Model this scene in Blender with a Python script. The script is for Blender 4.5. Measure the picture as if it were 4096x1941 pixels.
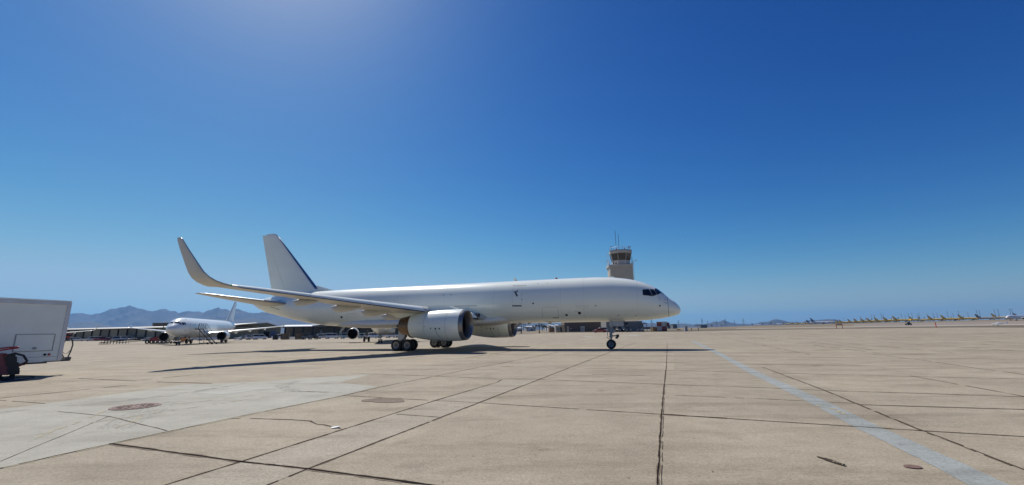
import bpy, bmesh, math, random
from mathutils import Vector, Matrix, noise
random.seed(7)
PI=math.pi
C=bpy.context.scene.collection
for o in list(bpy.data.objects): bpy.data.objects.remove(o)

# ------------------------------------------------------------------ camera
CAM_H=1.7274; F=427.1435; PITCH=.2023; ROLL=.0146
cam=bpy.data.cameras.new('camera'); co=bpy.data.objects.new('camera',cam); C.objects.link(co)
cam.sensor_fit='HORIZONTAL'; cam.sensor_width=36; cam.lens=36*F/1024
cam.clip_start=.1; cam.clip_end=90000
co.matrix_world=Matrix.Translation((0,0,CAM_H))@Matrix.Rotation(PI/2+PITCH,4,'X')@Matrix.Rotation(-ROLL,4,'Z')
sc=bpy.context.scene; sc.camera=co
sc.render.engine='CYCLES'; sc.render.resolution_x=1024; sc.render.resolution_y=485

# ------------------------------------------------------------------ light
HAZE_D=3.7e-5
SUN_AZ=math.radians(-35); SUN_EL=math.radians(51)
w=bpy.data.worlds.new("World"); sc.world=w; w.use_nodes=True
nt=w.node_tree; nt.nodes.clear()
sky=nt.nodes.new('ShaderNodeTexSky'); sky.sky_type='NISHITA'; sky.sun_disc=False
sky.sun_elevation=SUN_EL; sky.sun_rotation=SUN_AZ; sky.altitude=300; sky.air_density=1.0; sky.dust_density=.6; sky.ozone_density=3.0
hs=nt.nodes.new('ShaderNodeHueSaturation'); hs.inputs['Saturation'].default_value=1.22; hs.inputs['Hue'].default_value=.5
bg=nt.nodes.new('ShaderNodeBackground'); bg.inputs[1].default_value=.10
wo=nt.nodes.new('ShaderNodeOutputWorld')
nt.links.new(sky.outputs[0],hs.inputs['Color'])
# photographic response of the phone: per channel gamma on the sky's own colours
sp=nt.nodes.new('ShaderNodeSeparateColor'); cb=nt.nodes.new('ShaderNodeCombineColor'); nt.links.new(hs.outputs[0],sp.inputs[0])
SKY_G=((1.80,1.25),(1.62,1.13),(1.22,.90))
for i,(g,k) in enumerate(SKY_G):
    a=nt.nodes.new('ShaderNodeMath'); a.operation='POWER'; a.inputs[1].default_value=g
    b=nt.nodes.new('ShaderNodeMath'); b.operation='MULTIPLY'; b.inputs[1].default_value=k*.105**g/.10
    nt.links.new(sp.outputs[i],a.inputs[0]); nt.links.new(a.outputs[0],b.inputs[0]); m_=nt.nodes.new('ShaderNodeMath'); m_.operation='SMOOTH_MIN'; m_.inputs[1].default_value=(3.3,5.0,6.5)[i]; m_.inputs[2].default_value=(2.4,5.0,5.5)[i]
    nt.links.new(b.outputs[0],m_.inputs[0]); nt.links.new(m_.outputs[0],cb.inputs[i])
nt.links.new(cb.outputs[0],bg.inputs[0]); nt.links.new(bg.outputs[0],wo.inputs[0])
sl=bpy.data.lights.new('sun','SUN'); sl.energy=5.0; sl.angle=math.radians(.53); sl.color=(1,.955,.88)
so=bpy.data.objects.new('sun',sl); C.objects.link(so)
sd=Vector((math.sin(SUN_AZ)*math.cos(SUN_EL),math.cos(SUN_AZ)*math.cos(SUN_EL),math.sin(SUN_EL)))
so.rotation_euler=(-sd).to_track_quat('-Z','Y').to_euler(); so.location=sd*100
vs=sc.view_settings; vs.view_transform='Standard'; vs.look='None'; vs.exposure=0; vs.gamma=1
sc.cycles.volume_bounces=1; sc.cycles.max_bounces=8

# ------------------------------------------------------------------ materials
def nd(t,k,**kw):
    n=t.nodes.new(k)
    for a,b in kw.items(): setattr(n,a,b)
    return n
def mat(name,col,rough=.5,metal=0,var=.12,scale=3.,bump=0,bscale=40,spec=.5,coat=0,emit=None,trans=0,col2=None,detail=6,stretch=None):
    m=bpy.data.materials.new(name); m.use_nodes=True; t=m.node_tree; b=t.nodes['Principled BSDF']
    b.inputs['Roughness'].default_value=rough; b.inputs['Metallic'].default_value=metal
    b.inputs['Specular IOR Level'].default_value=spec; b.inputs['Coat Weight'].default_value=coat
    tc=nd(t,'ShaderNodeTexCoord'); src=tc.outputs['Object']
    if stretch:
        mp=nd(t,'ShaderNodeMapping'); mp.inputs['Scale'].default_value=stretch; t.links.new(src,mp.inputs['Vector']); src=mp.outputs[0]
    nz=nd(t,'ShaderNodeTexNoise'); nz.inputs['Scale'].default_value=scale; nz.inputs['Detail'].default_value=detail; nz.inputs['Roughness'].default_value=.6
    t.links.new(src,nz.inputs['Vector'])
    rp=nd(t,'ShaderNodeValToRGB'); rp.color_ramp.elements[0].position=.3; rp.color_ramp.elements[1].position=.72
    c2=col2 if col2 else tuple(min(1,c*(1+var)) for c in col); c1=tuple(c*(1-var) for c in col) if not col2 else col
    rp.color_ramp.elements[0].color=(*c1,1); rp.color_ramp.elements[1].color=(*c2,1)
    t.links.new(nz.outputs['Fac'],rp.inputs[0]); t.links.new(rp.outputs[0],b.inputs['Base Color'])
    if bump:
        n2=nd(t,'ShaderNodeTexNoise'); n2.inputs['Scale'].default_value=bscale; n2.inputs['Detail'].default_value=4
        t.links.new(tc.outputs['Object'],n2.inputs['Vector'])
        bp=nd(t,'ShaderNodeBump'); bp.inputs['Strength'].default_value=bump; bp.inputs['Distance'].default_value=.02
        t.links.new(n2.outputs['Fac'],bp.inputs['Height']); t.links.new(bp.outputs[0],b.inputs['Normal'])
    if trans: b.inputs['Transmission Weight'].default_value=trans
    return m
M={}
M['paint']=mat('white_paint',(.89,.925,.82),.22,var=.03,scale=1.1,coat=.45,stretch=(.35,1,1),bump=.03,bscale=1.6)
M['belly']=mat('belly_paint',(.80,.78,.70),.5,var=.08,scale=.9,coat=0,stretch=(.3,1,1))
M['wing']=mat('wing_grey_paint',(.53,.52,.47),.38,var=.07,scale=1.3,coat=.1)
M['metal']=mat('polished_metal',(.36,.37,.39),.3,metal=1,var=.05)
M['darkedge']=mat('dark_blue_leading_edge',(.035,.05,.12),.3,metal=.3,var=.1)
M['lipmetal']=mat('polished_lip',(.24,.235,.23),.34,metal=.6,var=.08,scale=6)
M['hot']=mat('burnt_nozzle',(.10,.075,.055),.38,metal=.9,col2=(.22,.155,.10),scale=2.5,stretch=(1,3,3))
M['hotdark']=mat('dark_nozzle',(.03,.027,.025),.5,metal=.6)
M['dark']=mat('dark_duct_gap_shade',(.015,.015,.017),.6)  # near-black for inlet duct and spinner; also paints shade in flap gap
M['fan']=mat('fan_blade',(.10,.10,.11),.35,metal=.8)
M['black']=mat('black_line',(.02,.02,.022),.6)
M['line']=mat('panel_gap',(.10,.10,.10),.6)
M['faint']=mat('faint_seam',(.40,.40,.39),.5)
M['glass']=mat('cockpit_glass',(.012,.013,.015),.06,coat=.6,var=.1)
M['tyre']=mat('tyre_rubber',(.018,.018,.019),.75,var=.25,scale=20)
M['rim']=mat('wheel_rim',(.42,.43,.44),.4,metal=.35,var=.1)
M['gear']=mat('gear_grey',(.30,.31,.32),.42,metal=.3,var=.15,scale=12)
M['geardark']=mat('gear_dark',(.07,.07,.075),.5,metal=.2,var=.2,scale=12)
M['red']=mat('red_paint',(.42,.03,.03),.4,coat=.3)
M['green']=mat('green_lens',(.02,.5,.2),.2)
M['door']=mat('gear_door_grey',(.50,.50,.49),.4)
M['sealant']=mat('sealant_grey',(.07,.08,.09),.6)

# ------------------------------------------------------------------ mesh builder
class MB:
    def __init__(s): s.v=[]; s.f=[]; s.mi=[]
    def add(s,v,f,mi=0):
        n=len(s.v); s.v+=[tuple(p) for p in v]; s.f+=[tuple(i+n for i in q) for q in f]; s.mi+=[mi]*len(f); return s
    def box(s,c,d,mi=0,rz=0,M_=None,taper=0):
        x,y,z=[a/2 for a in d]; P=[]
        for k,t in((-1,1),(1,1-taper)):
            for i,j in((-1,-1),(1,-1),(1,1),(-1,1)): P.append(Vector((i*x*t,j*y*t,k*z)))
        R=Matrix.Rotation(rz,3,'Z')
        if M_: R=M_
        P=[R@p+Vector(c) for p in P]
        return s.add(P,[(3,2,1,0),(4,5,6,7),(0,1,5,4),(1,2,6,5),(2,3,7,6),(3,0,4,7)],mi)
    def loft(s,loops,mi=0,cap=True,closed=True):
        n=len(loops[0]); v=[p for l in loops for p in l]; f=[]
        for i in range(len(loops)-1):
            for j in range(n if closed else n-1):
                k=(j+1)%n; f.append((i*n+j,i*n+k,(i+1)*n+k,(i+1)*n+j))
        if cap and closed:
            f.append(tuple(range(n-1,-1,-1))); f.append(tuple((len(loops)-1)*n+j for j in range(n)))
        return s.add(v,f,mi)
    def tube(s,pts,r,n=8,mi=0,cap=True):
        pts=[Vector(p) for p in pts]; rs=r if isinstance(r,(list,tuple)) else [r]*len(pts); L=[]
        ref=None
        for i,p in enumerate(pts):
            a=pts[max(i-1,0)]; b=pts[min(i+1,len(pts)-1)]; d=(b-a).normalized()
            if ref is None: ref=Vector((0,0,1)) if abs(d.z)<.9 else Vector((1,0,0))
            u=d.cross(ref).normalized(); w_=d.cross(u).normalized(); ref=-w_ if False else ref
            L.append([p+(u*math.cos(t)+w_*math.sin(t))*rs[i] for t in [2*PI*k/n for k in range(n)]])
        return s.loft(L,mi,cap)
    def lathe(s,prof,o,ax,n=24,mi=0,cap=False):
        o=Vector(o); ax=Vector(ax).normalized(); ref=Vector((0,0,1)) if abs(ax.z)<.9 else Vector((1,0,0))
        u=ax.cross(ref).normalized(); w_=ax.cross(u)
        return s.loft([[o+ax*a+(u*math.cos(t)+w_*math.sin(t))*r for t in [2*PI*k/n for k in range(n)]] for a,r in prof],mi,cap)
    def prism(s,poly,a,b,mi=0,f=None):   # poly of 2D points -> f(p,q,t)
        n=len(poly); v=[f(p[0],p[1],a) for p in poly]+[f(p[0],p[1],b) for p in poly]
        fs=[tuple(range(n)),tuple(range(2*n-1,n-1,-1))]+[(i,(i+1)%n,(i+1)%n+n,i+n) for i in range(n)]
        return s.add(v,fs,mi)
    def build(s,name,mats,parent=None,smooth=35,fix=True,loc=None):
        me=bpy.data.meshes.new(name); me.from_pydata(s.v,[],s.f)
        if not isinstance(mats,(list,tuple)): mats=[mats]
        for m in mats: me.materials.append(m)
        me.polygons.foreach_set('material_index',s.mi)
        if fix:
            bm=bmesh.new(); bm.from_mesh(me); bmesh.ops.recalc_face_normals(bm,faces=bm.faces); bm.to_mesh(me); bm.free()
        if smooth:
            me.polygons.foreach_set('use_smooth',[True]*len(me.polygons)); me.set_sharp_from_angle(angle=math.radians(smooth))
        me.update()
        o=bpy.data.objects.new(name,me); C.objects.link(o)
        if parent: o.parent=parent
        if loc: o.location=loc
        return o
def tag(o,label,cat,group=None,kind=None):
    if label: o['label']=label
    if cat: o['category']=cat
    if group: o['group']=group
    if kind: o['kind']=kind
    return o
def empty(name,loc=(0,0,0),rz=0,label=None,cat=None,group=None):
    o=bpy.data.objects.new(name,None); C.objects.link(o); o.location=loc; o.rotation_euler=(0,0,rz); o.empty_display_size=.3
    return tag(o,label,cat,group)
KIDS={}
def copy_tree(o,loc,rz,label=None,group=None,scale=None):
    def rec(a,par):
        c=a.copy(); C.objects.link(c); c.parent=par
        for ch in kids.get(a.name,[]): rec(ch,c)
        return c
    kids={}
    for x in C.objects:
        if x.parent: kids.setdefault(x.parent.name,[]).append(x)
    r=rec(o,None); r.location=loc; r.rotation_euler=(0,0,rz)
    if scale: r.scale=(scale,)*3
    if label: r['label']=label
    if group: r['group']=group
    return r
def S(a,b,x):
    t=max(0,min(1,(x-a)/(b-a))); return t*t*(3-2*t)
def H(x,y):
    d=math.hypot(x,y)
    h=-.4*S(45,85,d)*(1-S(-5,25,x)) if y>0 else 0
    if y>0:
        h+=.5*S(60,140,d)*S(10,35,x)
        b=x/max(y,1); k=S(.42,.60,b)
        if k>0 and d>200:
            al=.0022+.0021*S(.60,.90,b)+.0010*S(.9,1.15,b); dd=min(d,3000)
            th=-.00615+(al+.00615)*S(200,1000,dd)
            h=h*(1-k)+k*(1.73+th*dd)
    return h

# ------------------------------------------------------------------ ground
def concrete(name,c0,c1,slabs=True,wear=None,wpos=.40,grain=1.0,stain=.8):
    m=bpy.data.materials.new(name); m.use_nodes=True; t=m.node_tree; b=t.nodes['Principled BSDF']
    b.inputs['Roughness'].default_value=.85; b.inputs['Specular IOR Level'].default_value=.2
    tc=nd(t,'ShaderNodeTexCoord'); O=tc.outputs['Object']
    def noi(scale,detail=6,rough=.6,vec=None):
        n=nd(t,'ShaderNodeTexNoise'); n.inputs['Scale'].default_value=scale; n.inputs['Detail'].default_value=detail; n.inputs['Roughness'].default_value=rough; t.links.new(vec or O,n.inputs['Vector']); return n.outputs['Fac']
    def mapv(sc_,rz=0,loc=(0,0,0)):
        n=nd(t,'ShaderNodeMapping'); n.inputs['Scale'].default_value=sc_; n.inputs['Rotation'].default_value=(0,0,rz); n.inputs['Location'].default_value=loc; t.links.new(O,n.inputs['Vector']); return n.outputs[0]
    def ramp(src,p0,a,p1,c):
        r=nd(t,'ShaderNodeValToRGB'); e=r.color_ramp.elements; e[0].position=p0; e[0].color=(*a,1); e[1].position=p1; e[1].color=(*c,1); t.links.new(src,r.inputs[0]); return r.outputs[0]
    def mul(x,y,f=1):
        n=nd(t,'ShaderNodeMix',data_type='RGBA',blend_type='MULTIPLY'); n.inputs[0].default_value=f; t.links.new(x,n.inputs[6]); t.links.new(y,n.inputs[7]); return n.outputs[2]
    col=ramp(noi(.35,9,.65),.32,c0,.68,c1)
    col=mul(col,ramp(noi(1.7,6,.7),.3,(.90,.895,.88),.65,(1.05,1.045,1.04)))
    if slabs:
        dv=nd(t,'ShaderNodeVectorMath',operation='DIVIDE'); dv.inputs[1].default_value=(4.12,4.75,1); t.links.new(mapv((1,1,1),math.radians(20.2),(4.25,-.3,0)),dv.inputs[0])
        fl=nd(t,'ShaderNodeVectorMath',operation='FLOOR'); t.links.new(dv.outputs[0],fl.inputs[0])
        wn=nd(t,'ShaderNodeTexWhiteNoise'); t.links.new(fl.outputs[0],wn.inputs['Vector'])
        col=mul(col,ramp(wn.outputs['Value'],0,(.935,.93,.93),1,(1.04,1.035,1.025)))
    # rubber and dirt dragged along the taxi direction
    col=mul(col,ramp(noi(.55,8,.72,mapv((.35,1.5,1),.38)),.33,(.66,.64,.61),.50,(1,1,1)),stain)
    col=mul(col,ramp(noi(.8,9,.75,mapv((1,1,1),0,(17,5,0))),.32,(.72,.70,.67),.44,(1,1,1)),stain)
    # pale bleached blotches
    col=mul(col,ramp(noi(.5,8,.7,mapv((.5,1.2,1),.4,(31,9,0))),.54,(1,1,1),.70,(1.10,1.12,1.15)),stain)
    # aggregate
    g1=noi(26,5,.8); g2=noi(75,3,.7)
    col=mul(col,ramp(g1,.36,(.50,.47,.43),.56,(1.05,1.05,1.05)),.7*grain)
    col=mul(col,ramp(g2,.34,(.55,.53,.50),.62,(1.16,1.16,1.15)),.7*grain)
    col=mul(col,ramp(noi(9,6,.8),.33,(.72,.70,.67),.55,(1.04,1.04,1.04)),.45*grain)
    vo=nd(t,'ShaderNodeTexVoronoi'); vo.inputs['Scale'].default_value=2.3; t.links.new(O,vo.inputs['Vector'])
    col=mul(col,ramp(vo.outputs['Distance'],.03,(.32,.28,.25),.05,(1,1,1)),.75)
    if wear:
        wm=ramp(noi(2.4,10,.78,mapv((1,1,1),0,(3,8,0))),wpos-.03,(1,1,1),wpos+.05,(0,0,0))
        n=nd(t,'ShaderNodeMix',data_type='RGBA'); t.links.new(wm,n.inputs[0]); t.links.new(col,n.inputs[6]); n.inputs[7].default_value=(*wear,1); col=n.outputs[2]
    t.links.new(col,b.inputs['Base Color'])
    bp=nd(t,'ShaderNodeBump'); bp.inputs['Strength'].default_value=.5; bp.inputs['Distance'].default_value=.012
    t.links.new(g1,bp.inputs['Height']); t.links.new(bp.outputs[0],b.inputs['Normal'])
    return m
M['apron']=concrete('concrete_apron',(.350,.302,.230),(.425,.373,.287),grain=.85)
M['terrain']=mat('desert_ground',(.15,.12,.065),.95,col2=(.23,.175,.11),scale=.02,detail=10)
M['scrub']=mat('scrub_strip',(.07,.062,.035),.95,col2=(.16,.125,.075),scale=.06,detail=10,stretch=(1,1,1))
M['asphalt']=mat('taxiway_asphalt',(.23,.19,.15),.9,var=.12,scale=.02)
M['paleway']=mat('taxiway_pale',(.32,.275,.215),.9,var=.1,scale=.03)
EDGE=[(-180,500),(-120,500),(-95,400),(-62,320),(-50,318),(-40,300),(-30,290),(-15,270),(0,235),(3.6,215),(11.2,165),(22,147),(28.6,175),(37.6,187),(44,228),(47,189),(49.3,166),(60,150),(75,200),(95,400),(140,500),(180,500)]
def edge(deg):
    for (a,ra),(b,rb) in zip(EDGE,EDGE[1:]):
        if a<=deg<=b: return ra+(rb-ra)*(deg-a)/(b-a)
    return 90
def sheet(name,r0f,r1f,nr,m,dz,a0=-180,a1=180,step=1.5,power=1.6,label=None):
    mb=MB(); cols=[]; na=int(round((a1-a0)/step)); v=[];f=[]
    for i in range(na+1):
        a=a0+(a1-a0)*i/na; ra,rb=r0f(a),r1f(a); 
        for j in range(nr+1):
            r=ra+(rb-ra)*(j/nr)**power; x,y=r*math.sin(math.radians(a)),r*math.cos(math.radians(a)); v.append((x,y,H(x,y)+dz))
    for i in range(na):
        for j in range(nr): k=i*(nr+1)+j; f.append((k,k+1,k+nr+2,k+nr+1))
    o=mb.add(v,f).build(name,m,smooth=60,fix=False)
    for p in o.data.polygons: pass
    return tag(o,label,None,kind='structure')
sheet('concrete_apron',lambda a:.0,lambda a:edge(a),60,M['apron'],0,label='sunlit tan concrete apron of large jointed slabs')
sheet('desert_ground',lambda a:edge(a)*.9,lambda a:45000,130,M['terrain'],-.16,power=4.5,label='flat desert ground beyond the apron')
sheet('scrub_strip',lambda a:edge(a)*.99,lambda a:(max(edge(a)*1.3,440) if a>38 else edge(a)*1.6+(38-a)*6),6,M['scrub'],-.06,a0=12,a1=75,label='dark strip of dry scrub along the apron edge')
sheet('taxiway',lambda a:max(edge(a)*1.3,440)+1,lambda a:max(edge(a)*1.3,440)+110,5,M['paleway'],-.01,a0=27,a1=75,label='pale taxiway strip beyond the scrub')
sheet('runway',lambda a:max(edge(a)*1.3,440)+111,lambda a:760,40,M['asphalt'],.03,a0=38,a1=75,power=1.2,label='grey asphalt rising to the row of yellow aircraft')

# joints (measured slab grid)
M['tar']=mat('joint_sealant',(.016,.012,.009),1,var=.4,scale=9,spec=.1)
M['crack']=mat('crack_dark',(.06,.046,.035),1,var=.4,scale=9,spec=.1)
M['edgebrown']=mat('joint_stain',(.25,.18,.11),.9,var=.2,scale=3)
M['jointedge']=concrete('joint_edge_dirt',(.25,.20,.145),(.30,.24,.175),slabs=False)
jm=MB()
def ribbon(mb,pts,wd,mi=0,dz=.006,jit=.35,gap=.0,seg=.14,wob=.005):
    rnd=random.Random(int(abs(pts[0][0]*1000+pts[-1][1]*77)))
    P=[]
    for (x0,y0),(x1,y1) in zip(pts,pts[1:]):
        d=math.hypot(x1-x0,y1-y0); dist=math.hypot(x0,y0); n=max(1,int(d/(seg*max(1,dist/9))))
        n=min(n,400)
        for k in range(n): P.append((x0+(x1-x0)*k/n,y0+(y1-y0)*k/n))
    P.append(pts[-1]); L=[]
    for i,(x,y) in enumerate(P):
        a=P[max(0,i-1)]; b=P[min(len(P)-1,i+1)]; dx,dy=b[0]-a[0],b[1]-a[1]; l=math.hypot(dx,dy) or 1; nx,ny=-dy/l,dx/l
        w1=wd*.5*(1+rnd.uniform(-jit,jit)); o=wob*noise.noise(Vector((x*1.7,y*1.7,3)))*2
        z=H(x,y)+dz
        L.append(((x+nx*(o+w1),y+ny*(o+w1),z),(x+nx*(o-w1),y+ny*(o-w1),z)))
    v=[p for q in L for p in q]; f=[]
    for i in range(len(L)-1):
        if gap and rnd.random()<gap: continue
        f.append((2*i,2*i+1,2*i+3,2*i+2))
    mb.add(v,f,mi)
J=[ # points, width, gap, material
([(-14.95,13.03),(-13.77,15.87)],.03,.2,0),([(-14.43,12.59),(-12.43,11.9)],.025,.1,0),([(-18.3,18.68),(-14.69,17.28)],.045,.3,0),
([(-15,17.32),(-13.69,20.11)],.05,.4,0),([(-13.5,16.85),(-10.89,16.06)],.05,.3,0),
([(-7.32,6.55),(-8.89,9.91)],.014,.05,1),([(-10.79,10.64),(-8.89,9.91),(-6.41,8.39)],.016,.12,0),
([(-6.98,6.1),(-6.61,7.48),(-5.8,9.92),(-4.8,12.52),(-4.25,14.37),(-3.09,17.45),(-1.38,22.06),(-.1,25.19)],.02,.04,0),
([(-6.63,7.49),(-3.83,6.39),(-2.68,6.0),(-1.04,5.38),(-.4,5.0)],.045,.0,0),
([(-4.5,4.2),(-4.11,5.48),(-3.78,6.39),(-2.03,11.38),(-.58,15.1),(-.44,15.87)],.030,.0,0),
([(-3.3,4.2),(-2.89,5.43),(-2.69,6.01),(-.89,10.95),(.92,15.88),(7.3,33.33),(15.5,55.19)],.026,.02,0),
([(-2.52,9.67),(-1.55,9.28)],.024,.0,0),
([(-5.91,9.45),(-5.51,9.44),(-4.56,9.25),(-4.09,9.1),(-3.95,8.92),(-3.82,8.77),(-3.66,8.71),(-3.19,8.34)],.02,.15,0),
([(-7.08,19.24),(-5.9,18.66),(-3.09,17.45),(-.36,16.12),(.92,15.77),(4.69,13.95),(7.14,12.91),(8.43,12.17),(10.56,11.35),(14.6,9.6)],.022,.05,0),
([(-4.82,12.56),(-2.01,11.43),(-.84,11.0),(-.34,10.75),(3.01,9.25)],.018,.15,0),([(3.01,9.25),(4.63,8.51),(6.74,7.55),(7.6,7.21),(10,6.2)],.024,.0,0),
([(-.68,21.72),(6.34,18.54),(9.42,16.9),(13.42,15.07),(19,12.7)],.022,.1,0),
([(18.74,53.5),(7.19,20.89),(4.37,13.08),(3.0,9.26),(1.59,5.24),(1.2,4.2)],.021,.0,0),([(4.40,13.08),(3.038,9.26),(1.635,5.24),(1.245,4.2)],.008,.4,1),
([(3.98,24.83),(7.79,22.7),(11.5,20.65),(15,19.4),(18.1,18.08)],.022,.3,0),([(3.03,17.28),(4.88,16.57)],.02,.4,0),
([(-.73,23.51),(3.7,34.75)],.03,.3,0),([(5.5,34.3),(8.07,33.11),(10.89,31.43),(16.16,28.73),(24,25.2)],.035,.1,0),
([(10.8,19.34),(9.94,16.69),(8.43,12.17),(7.63,10.0),(6.74,7.55),(6.51,6.79),(6.09,5.57),(5.6,4.2)],.02,.15,1),
([(10.78,19.36),(9.92,16.7),(8.4,12.17),(7.6,10.0),(6.71,7.55),(6.48,6.79),(6.06,5.57)],.009,.6,0),
([(7.63,10),(10.33,9.19),(13,8.3)],.036,.0,0),([(6.03,10.97),(7.73,10.13)],.012,.25,0),([(4.2,11.7),(6.03,10.97)],.01,.6,0),
([(13.55,15.26),(12.39,11.4),(11.5,9)],.026,.35,0),([(21.33,26.29),(20,21.71),(18.36,18.04),(17.0,14.2)],.04,.35,1),
([(40,110),(50.14,88.29),(63.38,68.4),(74,59)],.32,.03,0),([(50.14,88.29),(20,92),(5,95)],.22,.05,0),
([(32.67,48.94),(25.32,31.03)],.05,.35,0),([(3.0,9.27),(3.5,9.02),(4.1,8.76)],.055,.0,0)]
for p,wd,g,mi in J:
    ribbon(jm,p,wd*1.0,mi,gap=g*.5)
    if wd<.1 and mi==0: ribbon(jm,p,wd*1.6+.008,2,dz=.0045,jit=.6,gap=.12)
# fainter far joints on the same slab grid
for k in range(-9,22):
    if k in(0,1,2,3): continue
    x0=-7+4.37*k; y0=6.3
    s0=16 if k<0 else (28 if k<4 else 22)
    if k<0: s0=24
    ribbon(jm,[(x0+s0*.345,y0+s0*.94),(x0+118*.345,y0+118*.94)],.06,0,gap=.3,seg=.3)
for k in range(4,26):
    c=(4.37*.0+3.0+.345*4.85*k,9.26+.94*4.85*k)
    if k<4: continue
    a,b=(-70,46)
    ribbon(jm,[(c[0]+a*.918,c[1]-a*.396),(c[0]+b*.918,c[1]-b*.396)],.06,0,gap=.35,seg=.3)
tag(jm.build('pavement_joints',[M['tar'],M['crack'],M['jointedge']],smooth=0,fix=False),'dark tar filled joints and cracks between the slabs',None,kind='structure')

# patches, paint, stains
def flat(name,poly,m,dz,label,kind='structure',jit=0,holes=None,mats=None):
    mb=MB(); P=[]
    n=len(poly)
    for i in range(n):
        a,b=poly[i],poly[(i+1)%n]; k=6 if jit else 1
        for q in range(k):
            t=q/k; P.append((a[0]+(b[0]-a[0])*t+(random.uniform(-jit,jit) if jit else 0),a[1]+(b[1]-a[1])*t+(random.uniform(-jit,jit) if jit else 0)))
    mb.add([(x,y,H(x,y)+dz) for x,y in P],[tuple(range(len(P)))])
    o=mb.build(name,m,smooth=0,fix=False); tag(o,label,None,kind=kind); return o
M['patch']=concrete('pale_patch_concrete',(.36,.347,.292),(.42,.408,.345),slabs=False,grain=.45,stain=.55)
M['patch2']=concrete('fresh_patch_concrete',(.40,.395,.35),(.44,.435,.39),slabs=False,grain=.4,stain=.3)
M['strip']=concrete('pale_strip_concrete',(.36,.32,.248),(.42,.375,.30),slabs=False,grain=.8)
flat('concrete_patch',[(-7.0,6.15),(-6.61,7.48),(-5.8,9.92),(-4.8,12.52),(-4.4,14.48),(-6.21,15.78),(-5.9,18.66),(-7.26,18.03),(-9.63,16.27),(-11.79,15.81),(-12.15,13.04),(-12.38,11.85),(-13.2,9),(-12,5)],M['patch'],.003,'large pale grey repaired concrete patch with tyre marks',jit=.03)
flat('concrete_strip',[(-4.5,4.2),(-4.11,5.48),(-3.78,6.39),(-2.03,11.38),(-.58,15.1),(-.36,16.1),(.92,15.77),(-.89,10.95),(-2.69,6.01),(-2.89,5.43),(-3.3,4.2)],M['strip'],.003,'narrow paler concrete strip between two dark joints')
flat('fresh_concrete_square',[(-9.62,13.39),(-8.79,14.82),(-7.62,14.63),(-8.5,13.15)],M['patch2'],.006,'almost white fresh concrete square in the grey patch',jit=.02)
M['bluepaint']=concrete('faded_blue_line_paint',(.31,.335,.325),(.36,.385,.375),slabs=False,wear=(.22,.22,.21),wpos=.37,grain=.7,stain=.9)
T=[(23.42,56.65),(18.17,41.57),(15.13,32.86),(9.25,16.61),(7.47,11.11),(6.26,7.75),(5.67,5.93),(5.05,4.2)]
B=[(22.9,56.8),(17.7,41.7),(14.7,33.0),(8.85,16.7),(6.98,11.0),(5.86,7.85),(5.3,6.1),(4.62,4.2)]
mb=MB(); L=[]
for i in range(len(T)-1):
    for k in range(10):
        t=k/10; L.append(((T[i][0]+(T[i+1][0]-T[i][0])*t+random.uniform(-.012,.012),T[i][1]+(T[i+1][1]-T[i][1])*t),(B[i][0]+(B[i+1][0]-B[i][0])*t+random.uniform(-.012,.012),B[i][1]+(B[i+1][1]-B[i][1])*t)))
v=[(p[0],p[1],H(*p)+.004) for q in L for p in q]; mb.add(v,[(2*i,2*i+1,2*i+3,2*i+2) for i in range(len(L)-1)])
tag(mb.build('painted_line',M['bluepaint'],smooth=0,fix=False),'faded pale blue painted line running across the apron',None,kind='structure')
M['oil']=concrete('oil_stain',(.20,.163,.12),(.25,.203,.15),slabs=False)
M['stain']=concrete('grey_scuff',(.24,.205,.165),(.27,.23,.185),slabs=False)
M['yellowwear']=mat('old_yellow_paint',(.36,.305,.19),.85,var=.12,scale=9)
M['rust']=mat('rusty_iron',(.17,.10,.075),.75,var=.35,scale=14,bump=.4)
def blob(cx,cy,rx,ry,ang,n=26,rough=.25,seed=1):
    r=random.Random(seed); ph=[r.uniform(0,6) for _ in range(4)]; P=[]
    for k in range(n):
        t=2*PI*k/n; q=1+rough*(.5*math.sin(2*t+ph[0])+.35*math.sin(3*t+ph[1])+.3*math.sin(5*t+ph[2])+.2*math.sin(9*t+ph[3]))
        x,y=rx*q*math.cos(t),ry*q*math.sin(t); P.append((cx+x*math.cos(ang)-y*math.sin(ang),cy+x*math.sin(ang)+y*math.cos(ang)))
    return P
flat('oil_stain',blob(-3.34,11.6,.52,.42,-.35,seed=3),M['oil'],.0085,'dark damp oil stain on the slab near the pale strip')
sm=MB(); r=random.Random(5)
for i in range(260):
    dd=4.6+28*r.random()**2; aa=r.uniform(-.86,.86); cx,cy=dd*math.tan(aa)*.9,dd; s_=r.uniform(.004,.011)
    P=blob(cx,cy,s_*r.uniform(1,2.2),s_*.8,r.uniform(0,3),n=7,seed=i,rough=.3); sm.add([(x,y,H(x,y)+.0095) for x,y in P],[tuple(range(len(P)))])
tag(sm.build('pavement_scuffs',M['stain'],smooth=0,fix=False),'scattered grey scuffs and pits on the slabs',None,kind='structure')
yw=MB()
for p in [[(-8.2,7.7),(-9.6,10.6)],[(-7.6,8.6),(-8.1,9.9)],[(-9.6,10.2),(-7.2,13.1),(-6.6,13.9)],[(-8.6,9.2),(-6.9,12.6)]]: ribbon(yw,p,.035,0,dz=.0075,jit=.9,gap=.35,seg=.08,wob=.04)
for cx,cy in [(6.72,9.55),(6.60,9.25),(6.66,9.9),(6.55,9.05)]:
    P=blob(cx,cy,.09,.05,1.2,seed=int(cx*100+cy*10),rough=.6); yw.add([(x,y,.009) for x,y in P],[tuple(range(len(P)))])
for p in [[(-7.05,6.1),(-6.66,7.46),(-5.85,9.9),(-4.85,12.5)]]: ribbon(yw,[(x+.09,y) for x,y in p],.05,0,dz=.0045,jit=.6,gap=.25)
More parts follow.
